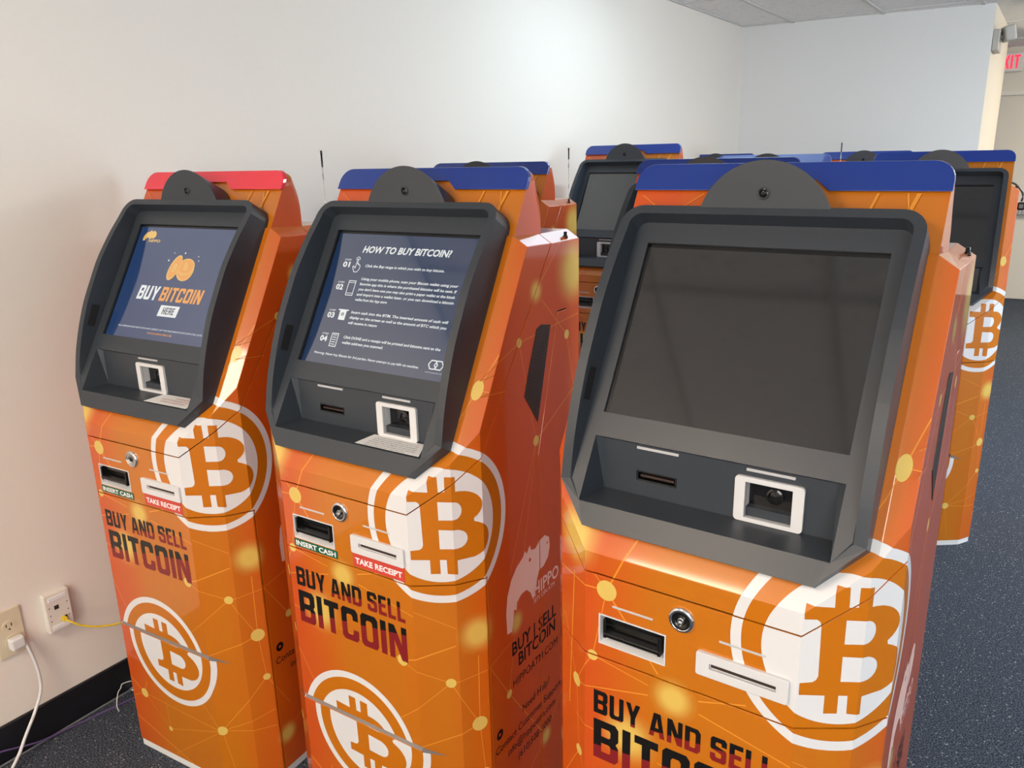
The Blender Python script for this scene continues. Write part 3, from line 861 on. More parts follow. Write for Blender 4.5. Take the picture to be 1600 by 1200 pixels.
        # two coins
        el = lambda cx, cy, a, b, th, n=36: [(cx + a * math.cos(t) * math.cos(th) - b * math.sin(t) * math.sin(th), cy + a * math.cos(t) * math.sin(th) + b * math.sin(t) * math.cos(th)) for t in [i * 2 * math.pi / n for i in range(n)]]
        put([[el(.030, .3660, .0300, .0285, 0)]], 3); put([[el(.0310, .3650, .0270, .0245, 0)]], 2, -.0040)
        put([[el(.0300, .3740, .0290, .0215, 0)]], 3, -.0039); put([[el(.0300, .3745, .0260, .0185, 0)]], 2, -.0038)
        put([[el(-.010, .3700, .0180, .0345, -.35)]], 3, -.0037); put([[el(-.0085, .3705, .0140, .0300, -.35)]], 2, -.0036)
        putt(text_h('B', .030, .3660, .018, .03, 0, 'C'), 3, -.0035); putt(text_h('B', -.009, .3600, .020, .03, .2, 'C'), 3, -.0035)
        for x, y, r in ((-.040, .388, .0030), (-.027, .408, .0020), (.012, .409, .0030), (.062, .402, .0020), (.067, .391, .0020)):
            put([[[(x - r, y), (x, y - r), (x + r, y), (x, y + r)]]], 1)
        # emblem, upper left
        hp = [(-.164, .437), (-.163, .449), (-.156, .458), (-.144, .462), (-.140, .467), (-.137, .462), (-.126, .464), (-.118, .458), (-.117, .449), (-.124, .443), (-.133, .444), (-.137, .440), (-.146, .446), (-.152, .443), (-.156, .437)]
        put([[hp]], 3); putt(text_fit('HIPPO', -.139, -.095, .4335, .0070, .03), 3)
    for x, s, r in () : pass
    return to_mesh(bm, 'screen', SCR)

def mesh_header():
    bm = bmesh.new()
    def hp(x, z, o): return Vector((x, panel_y(z) - .0035 + o, z))
    zb, zn, zt = 1.4770, 1.4934, 1.5195
    r = .030
    out = [(-.2470, zb), (-.0790, zb), (-.0575, zn), (.0575, zn), (.0790, zb), (.2470, zb)]
    kx = 1 / math.sqrt(1 + .562 ** 2)
    out += [(.2470 - r + r * math.cos(math.radians(a)), zt - r * kx * 1.05 + r * kx * 1.05 * math.sin(math.radians(a))) for a in (0, 15, 30, 45, 60, 75, 90)]
    out += [(-.2470 + r + r * math.cos(math.radians(a)), zt - r * kx * 1.05 + r * kx * 1.05 * math.sin(math.radians(a))) for a in (90, 105, 120, 135, 150, 165, 180)]
    vs, tr = tri2d([out])
    A = [bm.verts.new(hp(x, z, 0)) for x, z in out]; B = [bm.verts.new(hp(x, z, .012)) for x, z in out]
    for t in tr:
        bm.faces.new([A[i] for i in t]); bm.faces.new([B[i] for i in reversed(t)])
    n = len(out)
    for i in range(n): bm.faces.new((A[i], A[(i + 1) % n], B[(i + 1) % n], B[i]))
    bmesh.ops.recalc_face_normals(bm, faces=bm.faces[:])
    bmesh.ops.dissolve_limit(bm, angle_limit=math.radians(.3), verts=bm.verts[:], edges=bm.edges[:])
    bevel_sharp(bm, .0012, 40)
    return bm

def mesh_dome():
    bm = bmesh.new()
    R, zc, y0 = .1055, 1.4205, .2485
    pts = [(-.1000, 1.4500), (.1000, 1.4500)]
    a0 = math.degrees(math.asin((1.4520 - zc) / R))
    pts += [(R * math.cos(math.radians(a)), zc + R * math.sin(math.radians(a))) for a in [a0 + (180 - 2 * a0) * i / 32 for i in range(33)]]
    A = [bm.verts.new((x, y0, z)) for x, z in pts]; tt = [(panel_y(z) + .006 - y0) / 1.147 for x, z in pts]
    B = [bm.verts.new((x, y0 + .872 * t, z - .49 * t)) for (x, z), t in zip(pts, tt)]
    n = len(pts)
    bm.faces.new(A); bm.faces.new(B[::-1])
    for i in range(n):
        f = bm.faces.new((A[(i + 1) % n], A[i], B[i], B[(i + 1) % n])); f.smooth = 1 < i < n - 1
    bmesh.ops.recalc_face_normals(bm, faces=bm.faces[:])
    bevel_sharp(bm, .0012, 60)
    return to_mesh(bm, 'camera_dome', M_HOUSE)

def lathe(prof, n, mtx, mi=0, bm=None, smooth=True):
    bm = bm or bmesh.new()
    rings = []
    for r, h in prof:
        if r < 1e-6: rings.append([bm.verts.new(mtx @ Vector((0, 0, h)))])
        else: rings.append([bm.verts.new(mtx @ Vector((r * math.cos(2 * math.pi * i / n), r * math.sin(2 * math.pi * i / n), h))) for i in range(n)])
    for A, B in zip(rings, rings[1:]):
        for i in range(n):
            j = (i + 1) % n
            q = [A[i % len(A)], A[j % len(A)], B[j % len(B)], B[i % len(B)]]
            q = [v for k, v in enumerate(q) if v not in q[:k]]
            if len(q) >= 3:
                f = bm.faces.new(q); f.material_index = mi; f.smooth = smooth
    return bm
FRONT = Matrix.Rotation(math.radians(90), 4, 'X')       # +z of the lathe -> -y (towards the viewer)

def lathe_mesh(name, prof, n, loc, mats, axis=FRONT, mis=None):
    bm = bmesh.new()
    if mis is None: lathe(prof, n, Matrix.Translation(loc) @ axis, 0, bm)
    else:
        for pr, mi in zip(prof, mis): lathe(pr, n, Matrix.Translation(loc) @ axis, mi, bm)
    bmesh.ops.recalc_face_normals(bm, faces=bm.faces[:])
    me = bpy.data.meshes.new(name); bm.to_mesh(me); bm.free()
    for x in mats: me.materials.append(x)
    return me

def frame_mesh(name, outer, inner, y0, y1, mats, depth=.02, bottom_mi=1):
    """flat plate with a rounded outline, an opening and a dark well behind it; y0 front, y1 back"""
    bm = bmesh.new()
    no, ni = len(outer), len(inner)
    A = [bm.verts.new((x, y0, z)) for x, z in outer]; B = [bm.verts.new((x, y1, z)) for x, z in outer]
    I = [bm.verts.new((x, y0, z)) for x, z in inner]; J = [bm.verts.new((x, y0 + depth, z)) for x, z in inner]
    allv = A + I
    for t in tri2d([outer, inner])[1]: bm.faces.new([allv[i] for i in t])
    for i in range(no): bm.faces.new((A[(i + 1) % no], A[i], B[i], B[(i + 1) % no]))
    for i in range(ni): bm.faces.new((I[i], I[(i + 1) % ni], J[(i + 1) % ni], J[i]))
    f = bm.faces.new(J); f.material_index = bottom_mi
    bmesh.ops.recalc_face_normals(bm, faces=bm.faces[:])
    bmesh.ops.dissolve_limit(bm, angle_limit=math.radians(.3), verts=bm.verts[:], edges=bm.edges[:])
    bevel_sharp(bm, .0008, 50)
    return to_mesh(bm, name, mats)

def simple_box(name, x0, x1, y0, y1, z0, z1, mats, bev=0.0):
    bm = bmesh.new(); box(bm, x0, x1, y0, y1, z0, z1)
    bmesh.ops.recalc_face_normals(bm, faces=bm.faces[:])
    if bev: bevel_sharp(bm, bev, 40)
    return to_mesh(bm, name, mats)

def sticker(name, x0, x1, z0, z1, bg, txt, tx0, tx1, tb, cap, bold, fg):
    bm = bmesh.new(); box(bm, x0, x1, -.0008, .0002, z0, z1)
    bmesh.ops.recalc_face_normals(bm, faces=bm.faces[:])
    b2 = bm_text(text_fit(txt, tx0, tx1, tb, cap, bold))
    vs = {v: bm.verts.new((v.co.x, -.0010, v.co.y)) for v in b2.verts}
    for f in b2.faces: bm.faces.new([vs[v] for v in f.verts]).material_index = 1
    b2.free()
    return to_mesh(bm, name, [bg, fg])

def mesh_notice(kind):
    bm = bmesh.new(); z = 1.0146
    q = [(.0285, .0240), (.1850, .0240), (.1560, .0800), (.0300, .0780)] if kind == 'grey' else [(.0395, .0236), (.1835, .0245), (.1520, .0835), (.0380, .0815)]
    A = [bm.verts.new((x, y, z)) for x, y in q]; B = [bm.verts.new((x, y, z + .0005)) for x, y in q]
    bm.faces.new(A[::-1]); bm.faces.new(B)
    for i in range(4): bm.faces.new((A[i], A[(i + 1) % 4], B[(i + 1) % 4], B[i]))
    if kind == 'grey':
        ls = [('WE REQUIRE VALID GOVERNMENT ISSUED PHOTO ID.', .0715, .045, .150), ('YOU MUST BE AT LEAST EIGHTEEN TO USE THIS KIOSK.', .0630, .044, .156), ('TRANSACTIONS ARE FINAL AND CANNOT BE REVERSED.', .0545, .046, .160),
              ('NEVER SEND COINS TO SOMEONE YOU HAVE NOT MET.', .0460, .046, .165), ('CALL US FIRST IF YOU ARE ASKED TO PAY THIS WAY.', .0375, .047, .168), ('KEEP YOUR RECEIPT FOR YOUR RECORDS.', .0290, .049, .150)]
        cap = .0040
    else:
        ls = [('WARNING', .070, .098, .150), ('DO NOT USE THIS KIOSK TO PAY', .0565, .065, .158), ('ANYONE YOU DO NOT KNOW', .0435, .078, .160)]
        cap = .0062
    for t, y, x0, x1 in ls:
        b2 = bm_text(text_fit(t, x0, x1, y - cap, cap, .01))
        vs = {v: bm.verts.new((v.co.x, v.co.y, z + .0007)) for v in b2.verts}
        for f in b2.faces: bm.faces.new([vs[v] for v in f.verts]).material_index = 1
        b2.free()
    return to_mesh(bm, 'notice_label', [M_PAPER, M_INKG if kind == 'grey' else M_INKR])

def mesh_grille():
    bm = bmesh.new()
    pg = [(.252, 1.0808), (.3018, 1.0139), (.3575, 1.2068), (.3215, 1.2138), (.3026, 1.208), (.2665, 1.1219)]
    A = [bm.verts.new((X2 - .0005, y, z)) for y, z in pg]; B = [bm.verts.new((X2 + .0012, y, z)) for y, z in pg]
    bm.faces.new(B); bm.faces.new(A[::-1])
    n = len(pg)
    for i in range(n): bm.faces.new((A[(i + 1) % n], A[i], B[i], B[(i + 1) % n]))
    bmesh.ops.recalc_face_normals(bm, faces=bm.faces[:])
    for r in range(22):
        z = 1.045 + r * .0072
        lo = .252 + (max(0, 1.0808 - z)) * .75 + max(0, z - 1.1219) * .42 + max(0, z - 1.0808) * .35
        hi = .3018 + (z - 1.0139) * .288
        m0, m1 = lo + .012, hi - .012
        k = int((m1 - m0) / .0085) + 1
        for i in range(max(1, k)):
            y = m0 + i * .0085 + (r % 2) * .004
            if y > m1: continue
            f = bm.faces.new([bm.verts.new((X2 + .0014, y + .0021 * math.cos(a * math.pi / 4), z + .0021 * math.sin(a * math.pi / 4))) for a in range(8)])
            f.material_index = 1
    return to_mesh(bm, 'speaker_grille', [M_GRILLE, M_DARK])

def tube(pts, r, n=10, bm=None, mi=0):
    """smooth tube through points"""
    bm = bm or bmesh.new()
    P_ = [Vector(p) for p in pts]; rings = []
    ref = Vector((0, 0, 1))
    for i, p in enumerate(P_):
        t = (P_[min(i + 1, len(P_) - 1)] - P_[max(i - 1, 0)]).normalized()
        a = t.cross(ref)
        if a.length < 1e-3: a = t.cross(Vector((1, 0, 0)))
        a.normalize(); b = t.cross(a)
        rr = r[i] if isinstance(r, (list, tuple)) else r
        rings.append([bm.verts.new(p + (a * math.cos(2 * math.pi * k / n) + b * math.sin(2 * math.pi * k / n)) * rr) for k in range(n)])
    for A, B in zip(rings, rings[1:]):
        for k in range(n):
            f = bm.faces.new((A[k], A[(k + 1) % n], B[(k + 1) % n], B[k])); f.material_index = mi; f.smooth = True
    for R in (rings[0][::-1], rings[-1]): bm.faces.new(R).material_index = mi
    return bm
def spline(pts, n=10):
    P_ = [Vector(p) for p in pts]; out = []
    for i in range(len(P_) - 1):
        p0, p1, p2, p3 = P_[max(i - 1, 0)], P_[i], P_[i + 1], P_[min(i + 2, len(P_) - 1)]
        for k in range(n):
            t = k / n
            out.append(.5 * ((2 * p1) + (-p0 + p2) * t + (2 * p0 - 5 * p1 + 4 * p2 - p3) * t * t + (-p0 + 3 * p1 - 3 * p2 + p3) * t ** 3))
    return out + [P_[-1]]
def tube_mesh(name, pts, r, mats, n=10):
    bm = tube(pts, r, n)
    me = bpy.data.meshes.new(name); bm.normal_update(); bmesh.ops.recalc_face_normals(bm, faces=bm.faces[:]); bm.to_mesh(me); bm.free()
    for x in mats: me.materials.append(x)
    return me

def mesh_antenna(full):
    bm = bmesh.new(); x, y, z = .2640, .440, 1.3735
    I = Matrix.Translation((x, y, z))
    lathe([(0, 0), (.0055, 0), (.0055, .004), (.0035, .006), (.0035, .016 if full else .013), (0, .016 if full else .013)], 12, I, 0, bm)
    if full:
        lathe([(.0009, .015), (.0009, .185), (0, .185)], 8, I, 1, bm)
        for h in (.052, .122): 
            for k in range(3): lathe([(.0009, h + k * .005), (.0028, h + .0015 + k * .005), (.0028, h + .003 + k * .005), (.0009, h + .0045 + k * .005)], 10, I, 1, bm)
        lathe([(.0022, .150), (.0022, .180), (.0028, .181), (.0028, .188), (0, .190)], 10, I, 0, bm)
    bmesh.ops.recalc_face_normals(bm, faces=bm.faces[:])
    me = bpy.data.meshes.new('antenna'); bm.to_mesh(me); bm.free()
    me.materials.append(M_BLK); me.materials.append(M_SATIN)
    return me

_cache = {}
def once(key, fn, *a):
    if key not in _cache: _cache[key] = fn(*a)
    return _cache[key]

def tint(bm, name, m_): return to_mesh(bm, name, m_)

def kiosk(loc, yaw, label, header='blue', screen='off', dz=0.0, stickers=False, notice=None, scanner='right', slot=True, antenna='stub', lock='black', group='cash kiosks standing in the room'):
    root = bpy.data.objects.new('cash_kiosk', None); C.objects.link(root)
    root.empty_display_size = .1
    root.location = loc; root.rotation_euler = (0, 0, yaw)
    tag(root, label, 'kiosk', group)
    add = lambda n, me, par=root: link(n, me, par)
    add('plinth', once('plinth', mesh_plinth)); add('inner_frame', once('core', mesh_core))
    add('cabinet_shell', once('shell', mesh_shell)); add('rear_door', once('rear', mesh_rear))
    add('lower_door', once(('door', dz), mesh_door, dz)); add('hood', once('hood', mesh_hood))
    x0 = .038 if scanner == 'right' else -.0525
    add('screen_housing', once(('housing', x0, slot), mesh_housing, x0, slot))
    add('screen', once(('screen', screen), mesh_screen, screen))
    hm = M_BLUE if header == 'blue' else M_REDH
    add('header_strip', once(('header', header), lambda: to_mesh(mesh_header(), 'header_strip', hm)))
    dome = add('camera_dome', once('dome', mesh_dome))
    add('camera_lens', once('lens', lambda: lathe_mesh('camera_lens', [[(.0095, 0), (.0095, .0020), (.0075, .0025), (.0070, .0005)], [(.0071, .0006), (.0040, .0006), (.0040, .0016), (.0022, .0019), (0, .0019)]], 24, (0, .2486, 1.4763), [M_HOUSE, M_GLASSB], FRONT, [0, 1])), dome)
    # inside the shelf recess
    sf = add('scanner_frame', once(('sf', scanner), lambda: frame_mesh('scanner_frame', rrect(x0, x0 + .0998, 1.0142, 1.0845, .006), [(x0 + .0155, 1.0205), (x0 + .0835, 1.0205), (x0 + .0835, 1.0765), (x0 + .0155, 1.0765)], .0790, .0845, [M_PLASTW, M_BLK], .0235)))
    def win():
        bm = bmesh.new(); xa, xb = x0 + .0150, x0 + .0840
        poly(bm, [(xa, .1018, 1.0200), (xb, .1018, 1.0200), (xb, .1018, 1.0775), (xa, .1018, 1.0775)], 0)
        lathe([(.0125, 0), (.0125, .004), (.0095, .005), (.008, .002), (0, .004)], 20, Matrix.Translation((x0 + .054, .1016, 1.0540)) @ FRONT, 0, bm)
        for fx, fz in ((.032, 1.068), (.060, 1.068), (.032, 1.031), (.060, 1.031)):
            f = poly(bm, [(x0 + fx, .1012, fz), (x0 + fx + .003, .1012, fz), (x0 + fx + .003, .1012, fz + .0015), (x0 + fx, .1012, fz + .0015)], 1)
        box(bm, xa, xb, .088, .1018, 1.0205, 1.0345, 2)
        return to_mesh(bm, 'scanner_window', [M_GLASSB, M_PLASTW, M_HOUSE])
    add('scanner_window', once(('sw', scanner), win), sf)
    xb = .0530 if scanner == 'right' else -.0435
    add('light_bar', once(('lb2', scanner), lambda: simple_box('light_bar', xb, xb + .070, .0822, .0848, 1.0925, 1.0968, M_BARS, .0006)))
    if slot:
        add('light_bar', once('lb1', lambda: simple_box('light_bar', -.122, -.052, .0822, .0848, 1.0925, 1.0968, M_BARS, .0006)))
        cs = add('card_slot', once('cs', lambda: frame_mesh('card_slot', [(-.1225, 1.0390), (-.0545, 1.0390), (-.0545, 1.0565), (-.1225, 1.0565)], [(-.1205, 1.0410), (-.0565, 1.0410), (-.0565, 1.0545), (-.1205, 1.0545)], .0838, .0848, [M_BLK, M_BLK], .016)))
        add('card_mouth', once('cm', lambda: simple_box('card_mouth', -.1170, -.0600, .0870, .0990, 1.0445, 1.0485, M_GRILLE, .0008)), cs)
    if notice: add('notice_label', once(('nl', notice), mesh_notice, notice))
    # front panel fittings
    def slot_frame():
        bm = bmesh.new(); a, b, z0, z1 = SLOT; d = .030
        O = [(a, z0), (b, z0), (b, z1), (a, z1)]; I = [(a + .010, z0 + .014), (b - .006, z0 + .014), (b - .006, z1 - .002), (a + .010, z1 - .002)]
        A = [bm.verts.new((x, -.0008, z)) for x, z in O]; J = [bm.verts.new((x, d, z)) for x, z in I]
        L = [bm.verts.new((x * 1.0 - math.copysign(.0022, x - (a + b) / 2), -.0008, z + (.0022 if z == z0 else -.0022))) for x, z in O]
        for i in range(4):
            j = (i + 1) % 4
            bm.faces.new((A[i], A[j], L[j], L[i])); bm.faces.new((L[i], L[j], J[j], J[i]))
        bm.faces.new(J)
        Bk = [bm.verts.new((x, .004, z)) for x, z in O]
        for i in range(4): bm.faces.new((A[(i + 1) % 4], A[i], Bk[i], Bk[(i + 1) % 4]))
        bmesh.ops.recalc_face_normals(bm, faces=bm.faces[:])
        return to_mesh(bm, 'cash_slot', M_PLASTW)
    sl = add('cash_slot', once('slot', slot_frame))
    def mouth():
        bm = bmesh.new()
        prof = [(-.0050, .8000), (-.0060, .8060), (.0020, .8105), (.0135, .8110), (.0135, .8215), (.0040, .8235), (.0020, .8335), (.0295, .8335), (.0295, .7965), (.0020, .7965)]
        xa, xb_ = -.1315, -.0355
        L = [bm.verts.new((xa, y, z)) for y, z in prof]; R = [bm.verts.new((xb_, y, z)) for y, z in prof]; n = len(prof)
        for i in range(n): bm.faces.new((L[i], L[(i + 1) % n], R[(i + 1) % n], R[i]))
        bm.faces.new(L[::-1]); bm.faces.new(R)
        box(bm, xa - .0012, xa + .004, -.0040, .0295, .7970, .8300); box(bm, xb_ - .004, xb_ + .0012, -.0040, .0295, .7970, .8300)
        bmesh.ops.recalc_face_normals(bm, faces=bm.faces[:])
        bevel_sharp(bm, .0008, 30)
        return to_mesh(bm, 'bill_mouth', M_BLK)
    add('bill_mouth', once('mouth', mouth), sl)
    add('light_bar', once('lb3', lambda: simple_box('light_bar', -.1187, -.0495, -.0006, .001, .8535, .8572, M_BARS, .0004)))
    add('light_bar', once('lb4', lambda: simple_box('light_bar', .0550, .1230, -.0006, .001, .8537, .8574, M_BARS, .0004)))
    lk = [M_CHROME, M_BLK if lock == 'black' else M_SATIN, M_SATIN if lock == 'black' else M_BLK]
    kl = add('key_lock', once(('lock', lock), lambda: lathe_mesh('key_lock', [[(.0205, -.001), (.0205, .0028), (.0188, .0046), (.0150, .0062), (.0146, .0048)], [(.0148, .0050), (.0075, .0050), (.0072, .0036), (.0045, .0036)]], 28, (-.0030, 0, .8715), [lk[0], lk[1]], FRONT, [0, 1])))
    add('key_hole', once(('kh', lock), lambda: lathe_mesh('key_hole', [(.0050, .0030), (.0050, .0054), (.0034, .0058), (.0022, .0044), (0, .0044)], 20, (-.0030, 0, .8715), [lk[2]], FRONT)), kl)
    rp = add('receipt_plate', once('rp', lambda: frame_mesh('receipt_plate', rrect(.0230, .1585, .7930, .8320, .004), [(.0440, .8075), (.1410, .8075), (.1410, .8170), (.0440, .8170)], -.0060, .0002, [M_PLASTW, M_GRILLE], .0056, 1)))
    if stickers:
        add('cash_label', once('st1', lambda: sticker('cash_label', -.1445, -.0210, .7625, .7800, M_GREEN, 'INSERT CASH', -.1400, -.0260, .7660, .0105, .03, M_PAPER)))
        add('receipt_label', once('st2', lambda: sticker('receipt_label', .0215, .1545, .7605, .7925, M_LRED, 'TAKE RECEIPT', .0275, .1485, .7685, .0120, .03, M_PAPER)))
    add('speaker_grille', once('grille', mesh_grille))
    if antenna: add('antenna', once(('ant', antenna), mesh_antenna, antenna == 'full'))
    return root

kiosk((-.89828, 1.76206, 0), -.52566, 'orange kiosk with red header strip and lit screen reading BUY BITCOIN HERE', header='red', screen='buy', stickers=True, notice='red', scanner='left', slot=False, antenna='full', lock='steel')
kiosk((-.34251, 1.44139, 0), -.57222, 'orange kiosk with blue header whose lit screen lists four numbered steps', screen='steps', stickers=True, notice='grey')
kiosk((.24649, 1.03573, 0), -.61143, 'nearest and largest orange kiosk, blue header, blank dark screen, no labels by its slots', dz=-.021)
kiosk((-.23742, 2.66479, 0), -.55095, 'orange kiosk behind the one listing steps, only blue header, shoulder and whip antenna showing', antenna='full')
kiosk((.41914, 2.13978, 0), -.61702, 'orange kiosk directly behind the nearest one, a rim of header and housing showing', antenna='stub')
kiosk((.413, 3.675, .059), -.603, 'orange kiosk with dark screen standing tallest at the back by the left wall', scanner='left', slot=False)
kiosk((.98619, 3.34203, 0), -.56987, 'orange kiosk with pale blue header and whip antenna peeking above the nearest kiosk', antenna='full')
kiosk((1.317, 5.531, 0), -.571, 'farthest orange kiosk, sliver of blue header and grey dome near room corner')
kiosk((1.87324, 4.43253, 0), -.5711, 'orange kiosk at the back, its header and grey dome just left of the rightmost kiosk')
kiosk((1.545, 2.961, 0), -.542, 'rightmost orange kiosk with dark screen and coin emblem beside the grey carpet aisle')

# ------------------------------------------------------------------ the room
WA = Vector((-1.390, 1.801, 0)); WD = Vector((.5604, .8282, 0)); WN = Vector((.8282, -.5604, 0))   # left wall: point, direction, normal into the room
def wall_pt(s, z, off=0.0): return WA + WD * s + WN * off + Vector((0, 0, z))
WM = Matrix(((WD.x, -WN.x, 0, WA.x), (WD.y, -WN.y, 0, WA.y), (0, 0, 1, 0), (0, 0, 0, 1)))   # local x along the wall, local y into the wall
CEIL = 2.446
M_WALL = mat('painted_wall', (0.78, 0.725, 0.655), 0.75, spec=.25, noise=(60, .015, .08))
M_WALLF = mat('painted_wall_white', (0.72, 0.72, 0.70), 0.75, spec=.25, noise=(60, .015, .08))
M_TAN = mat('beige_wall', (0.66, 0.60, 0.50), 0.7, spec=.3, noise=(60, .02, .06))
M_BASE = mat('black_rubber_base', (0.006, 0.007, 0.010), 0.45)
def carpet():
    M = mat('blue_grey_carpet', (.03, .035, .045), .95, spec=.1)
    nt = M.node_tree; N = nt.nodes; L = nt.links; b = N['Principled BSDF']
    tc = N.new('ShaderNodeTexCoord')
    n1 = N.new('ShaderNodeTexNoise'); n1.inputs['Scale'].default_value = 260; n1.inputs['Detail'].default_value = 3
    n2 = N.new('ShaderNodeTexVoronoi'); n2.inputs['Scale'].default_value = 260
    n3 = N.new('ShaderNodeTexNoise'); n3.inputs['Scale'].default_value = 3
    for n in (n1, n2, n3): L.new(tc.outputs['Object'], n.inputs['Vector'])
    r = N.new('ShaderNodeValToRGB'); e = r.color_ramp.elements
    e[0].position = .40; e[0].color = (.012, .015, .022, 1); e[1].position = .66; e[1].color = (.110, .130, .165, 1)
    L.new(n1.outputs['Fac'], r.inputs['Fac'])
    r2 = N.new('ShaderNodeValToRGB'); e = r2.color_ramp.elements
    e[0].position = .84; e[0].color = (0, 0, 0, 1); e[1].position = .95; e[1].color = (1, 1, 1, 1)
    L.new(n2.outputs['Color'], r2.inputs['Fac'])
    mx = N.new('ShaderNodeMix'); mx.data_type = 'RGBA'; mx.inputs['B'].default_value = (.30, .30, .29, 1)
    L.new(r2.outputs['Color'], mx.inputs['Factor']); L.new(r.outputs['Color'], mx.inputs['A'])
    L.new(mx.outputs['Result'], b.inputs['Base Color'])
    bp = N.new('ShaderNodeBump'); bp.inputs['Strength'].default_value = .6; bp.inputs['Distance'].default_value = .004
    L.new(n1.outputs['Fac'], bp.inputs['Height']); L.new(bp.outputs['Normal'], b.inputs['Normal'])
    return M
def tiles():
    M = mat('ceiling_tile', (.70, .70, .68), .85, spec=.2)
    nt = M.node_tree; N = nt.nodes; L = nt.links; b = N['Principled BSDF']
    tc = N.new('ShaderNodeTexCoord')
    mp = N.new('ShaderNodeMapping'); mp.inputs['Scale'].default_value = (22, 120, 1); L.new(tc.outputs['Object'], mp.inputs['Vector'])
    n = N.new('ShaderNodeTexNoise'); n.inputs['Scale'].default_value = 1; n.inputs['Detail'].default_value = 2
    L.new(mp.outputs['Vector'], n.inputs['Vector'])
    r = N.new('ShaderNodeValToRGB'); e = r.color_ramp.elements
    e[0].position = .27; e[0].color = (.36, .36, .35, 1); e[1].position = .36; e[1].color = (.88, .88, .87, 1)
    L.new(n.outputs['Fac'], r.inputs['Fac']); L.new(r.outputs['Color'], b.inputs['Base Color'])
    return M
M_TBAR = mat('ceiling_grid_paint', (.62, .62, .60), .5)
M_GRIDD = mat('grid_shadow_gap', (.10, .10, .10), .8)

def struct(name, bm, mats, label=None, mtx=None):
    bmesh.ops.recalc_face_normals(bm, faces=bm.faces[:])
    o = link(name, to_mesh(bm, name, mats))
    if mtx: o.matrix_world = mtx
    return tag(o, label, None, None, 'structure')

bm = bmesh.new(); box(bm, -7, 10, -3.2, 12, -.10, 0)
struct('floor', bm, carpet(), 'dark blue grey speckled carpet')
bm = bmesh.new(); box(bm, -4.2, 5.745, 0, .12, 0, CEIL)
struct('wall_left', bm, M_WALL, 'long pale wall behind the kiosks', WM)
bm = bmesh.new(); box(bm, -4.2, 5.745, -.010, -.0002, 0, .105)
bevel_sharp(bm, .003, 40)
struct('baseboard_left', bm, M_BASE, 'black rubber baseboard under the left wall', WM)
# far wall and the return that leads to the exit
FC = WA + WD * 5.745
E1 = Vector((3.281, 5.753, 0)); E2 = E1 + WD * 1.55
fd = (E1 - FC).normalized(); fl = (E1 - FC).length
FM = Matrix(((fd.x, -fd.y, 0, FC.x), (fd.y, fd.x, 0, FC.y), (0, 0, 1, 0), (0, 0, 0, 1)))
bm = bmesh.new(); box(bm, 0, fl, 0, .11, 0, CEIL)
struct('wall_far', bm, M_WALLF, 'white far wall', FM)
bm = bmesh.new(); box(bm, 0, fl, -.010, -.0002, 0, .105)
struct('baseboard_far', bm, M_BASE, 'black rubber baseboard under the far wall', FM)
RM = Matrix(((WD.x, -WN.x, 0, E1.x), (WD.y, -WN.y, 0, E1.y), (0, 0, 1, 0), (0, 0, 0, 1)))
bm = bmesh.new(); box(bm, .001, 1.55, .001, .12, 0, CEIL)
struct('wall_return', bm, M_TAN, 'cream return wall running from the far wall corner towards the exit', RM)
# exit end of the room
X0 = Vector((5.201, 8.091, 0)); xd = Vector((math.cos(math.radians(-31)), math.sin(math.radians(-31)), 0))
XM = Matrix(((xd.x, -xd.y, 0, X0.x), (xd.y, xd.x, 0, X0.y), (0, 0, 1, 0), (0, 0, 0, 1)))
bm = bmesh.new(); box(bm, -4.0, -.72, 0, .12, 0, CEIL); box(bm, .29, 1.6, 0, .12, 0, CEIL); box(bm, -.72, .29, 0, .12, 2.02, CEIL)
struct('wall_exit', bm, M_TAN, 'beige wall with the exit door', XM)
bm = bmesh.new(); box(bm, -.70, .27, .012, .06, .006, 2.00); bevel_sharp(bm, .002, 40)
dr = struct('door_1', bm, mat('beige_door', (.60, .54, .45), .45), 'beige exit door under the EXIT sign', XM)
bm = bmesh.new(); box(bm, -.76, -.70, -.012, .12, 0, 2.045); box(bm, .27, .33, -.012, .12, 0, 2.045); box(bm, -.70, .27, -.012, .12, 2.00, 2.045)
bevel_sharp(bm, .002, 40)
struct('trim_1', bm, mat('cream_frame', (.66, .61, .53), .4), 'cream frame round the exit door', XM)
bm = bmesh.new(); box(bm, -.64, .20, -.055, -.015, .86, .93); box(bm, -.64, -.54, -.055, .0115, .845, .945); box(bm, .12, .20, -.055, .0115, .845, .945)
bmesh.ops.recalc_face_normals(bm, faces=bm.faces[:]); bevel_sharp(bm, .004, 40)
pb = link('panic_bar', to_mesh(bm, 'panic_bar', mat('grey_bar', (.30, .29, .28), .4, .6))); pb.parent = dr
# right side and rear of the room, with a window opening for the daylight
RW = WA + WN * 6.3
RWM = Matrix(((WD.x, WN.x, 0, RW.x), (WD.y, WN.y, 0, RW.y), (0, 0, 1, 0), (0, 0, 0, 1)))
bm = bmesh.new()
box(bm, -4.3, .6, 0, .12, 0, CEIL); box(bm, 2.6, 7.6, 0, .12, 0, CEIL); box(bm, .6, 2.6, 0, .12, 0, .75); box(bm, .6, 2.6, 0, .12, 2.15, CEIL)
struct('wall_right', bm, M_WALLF, 'white wall with the window', RWM)
bm = bmesh.new()
for q in ((.60, .66, .75, 2.15), (2.54, 2.60, .75, 2.15), (.66, 2.54, .75, .81), (.66, 2.54, 2.09, 2.15), (1.57, 1.63, .81, 2.09)): box(bm, q[0], q[1], .03, .09, q[2], q[3])
struct('window_1', bm, mat('white_window_frame', (.7, .7, .7), .4), 'white window frame', RWM)
BK = WA + WD * -4.2
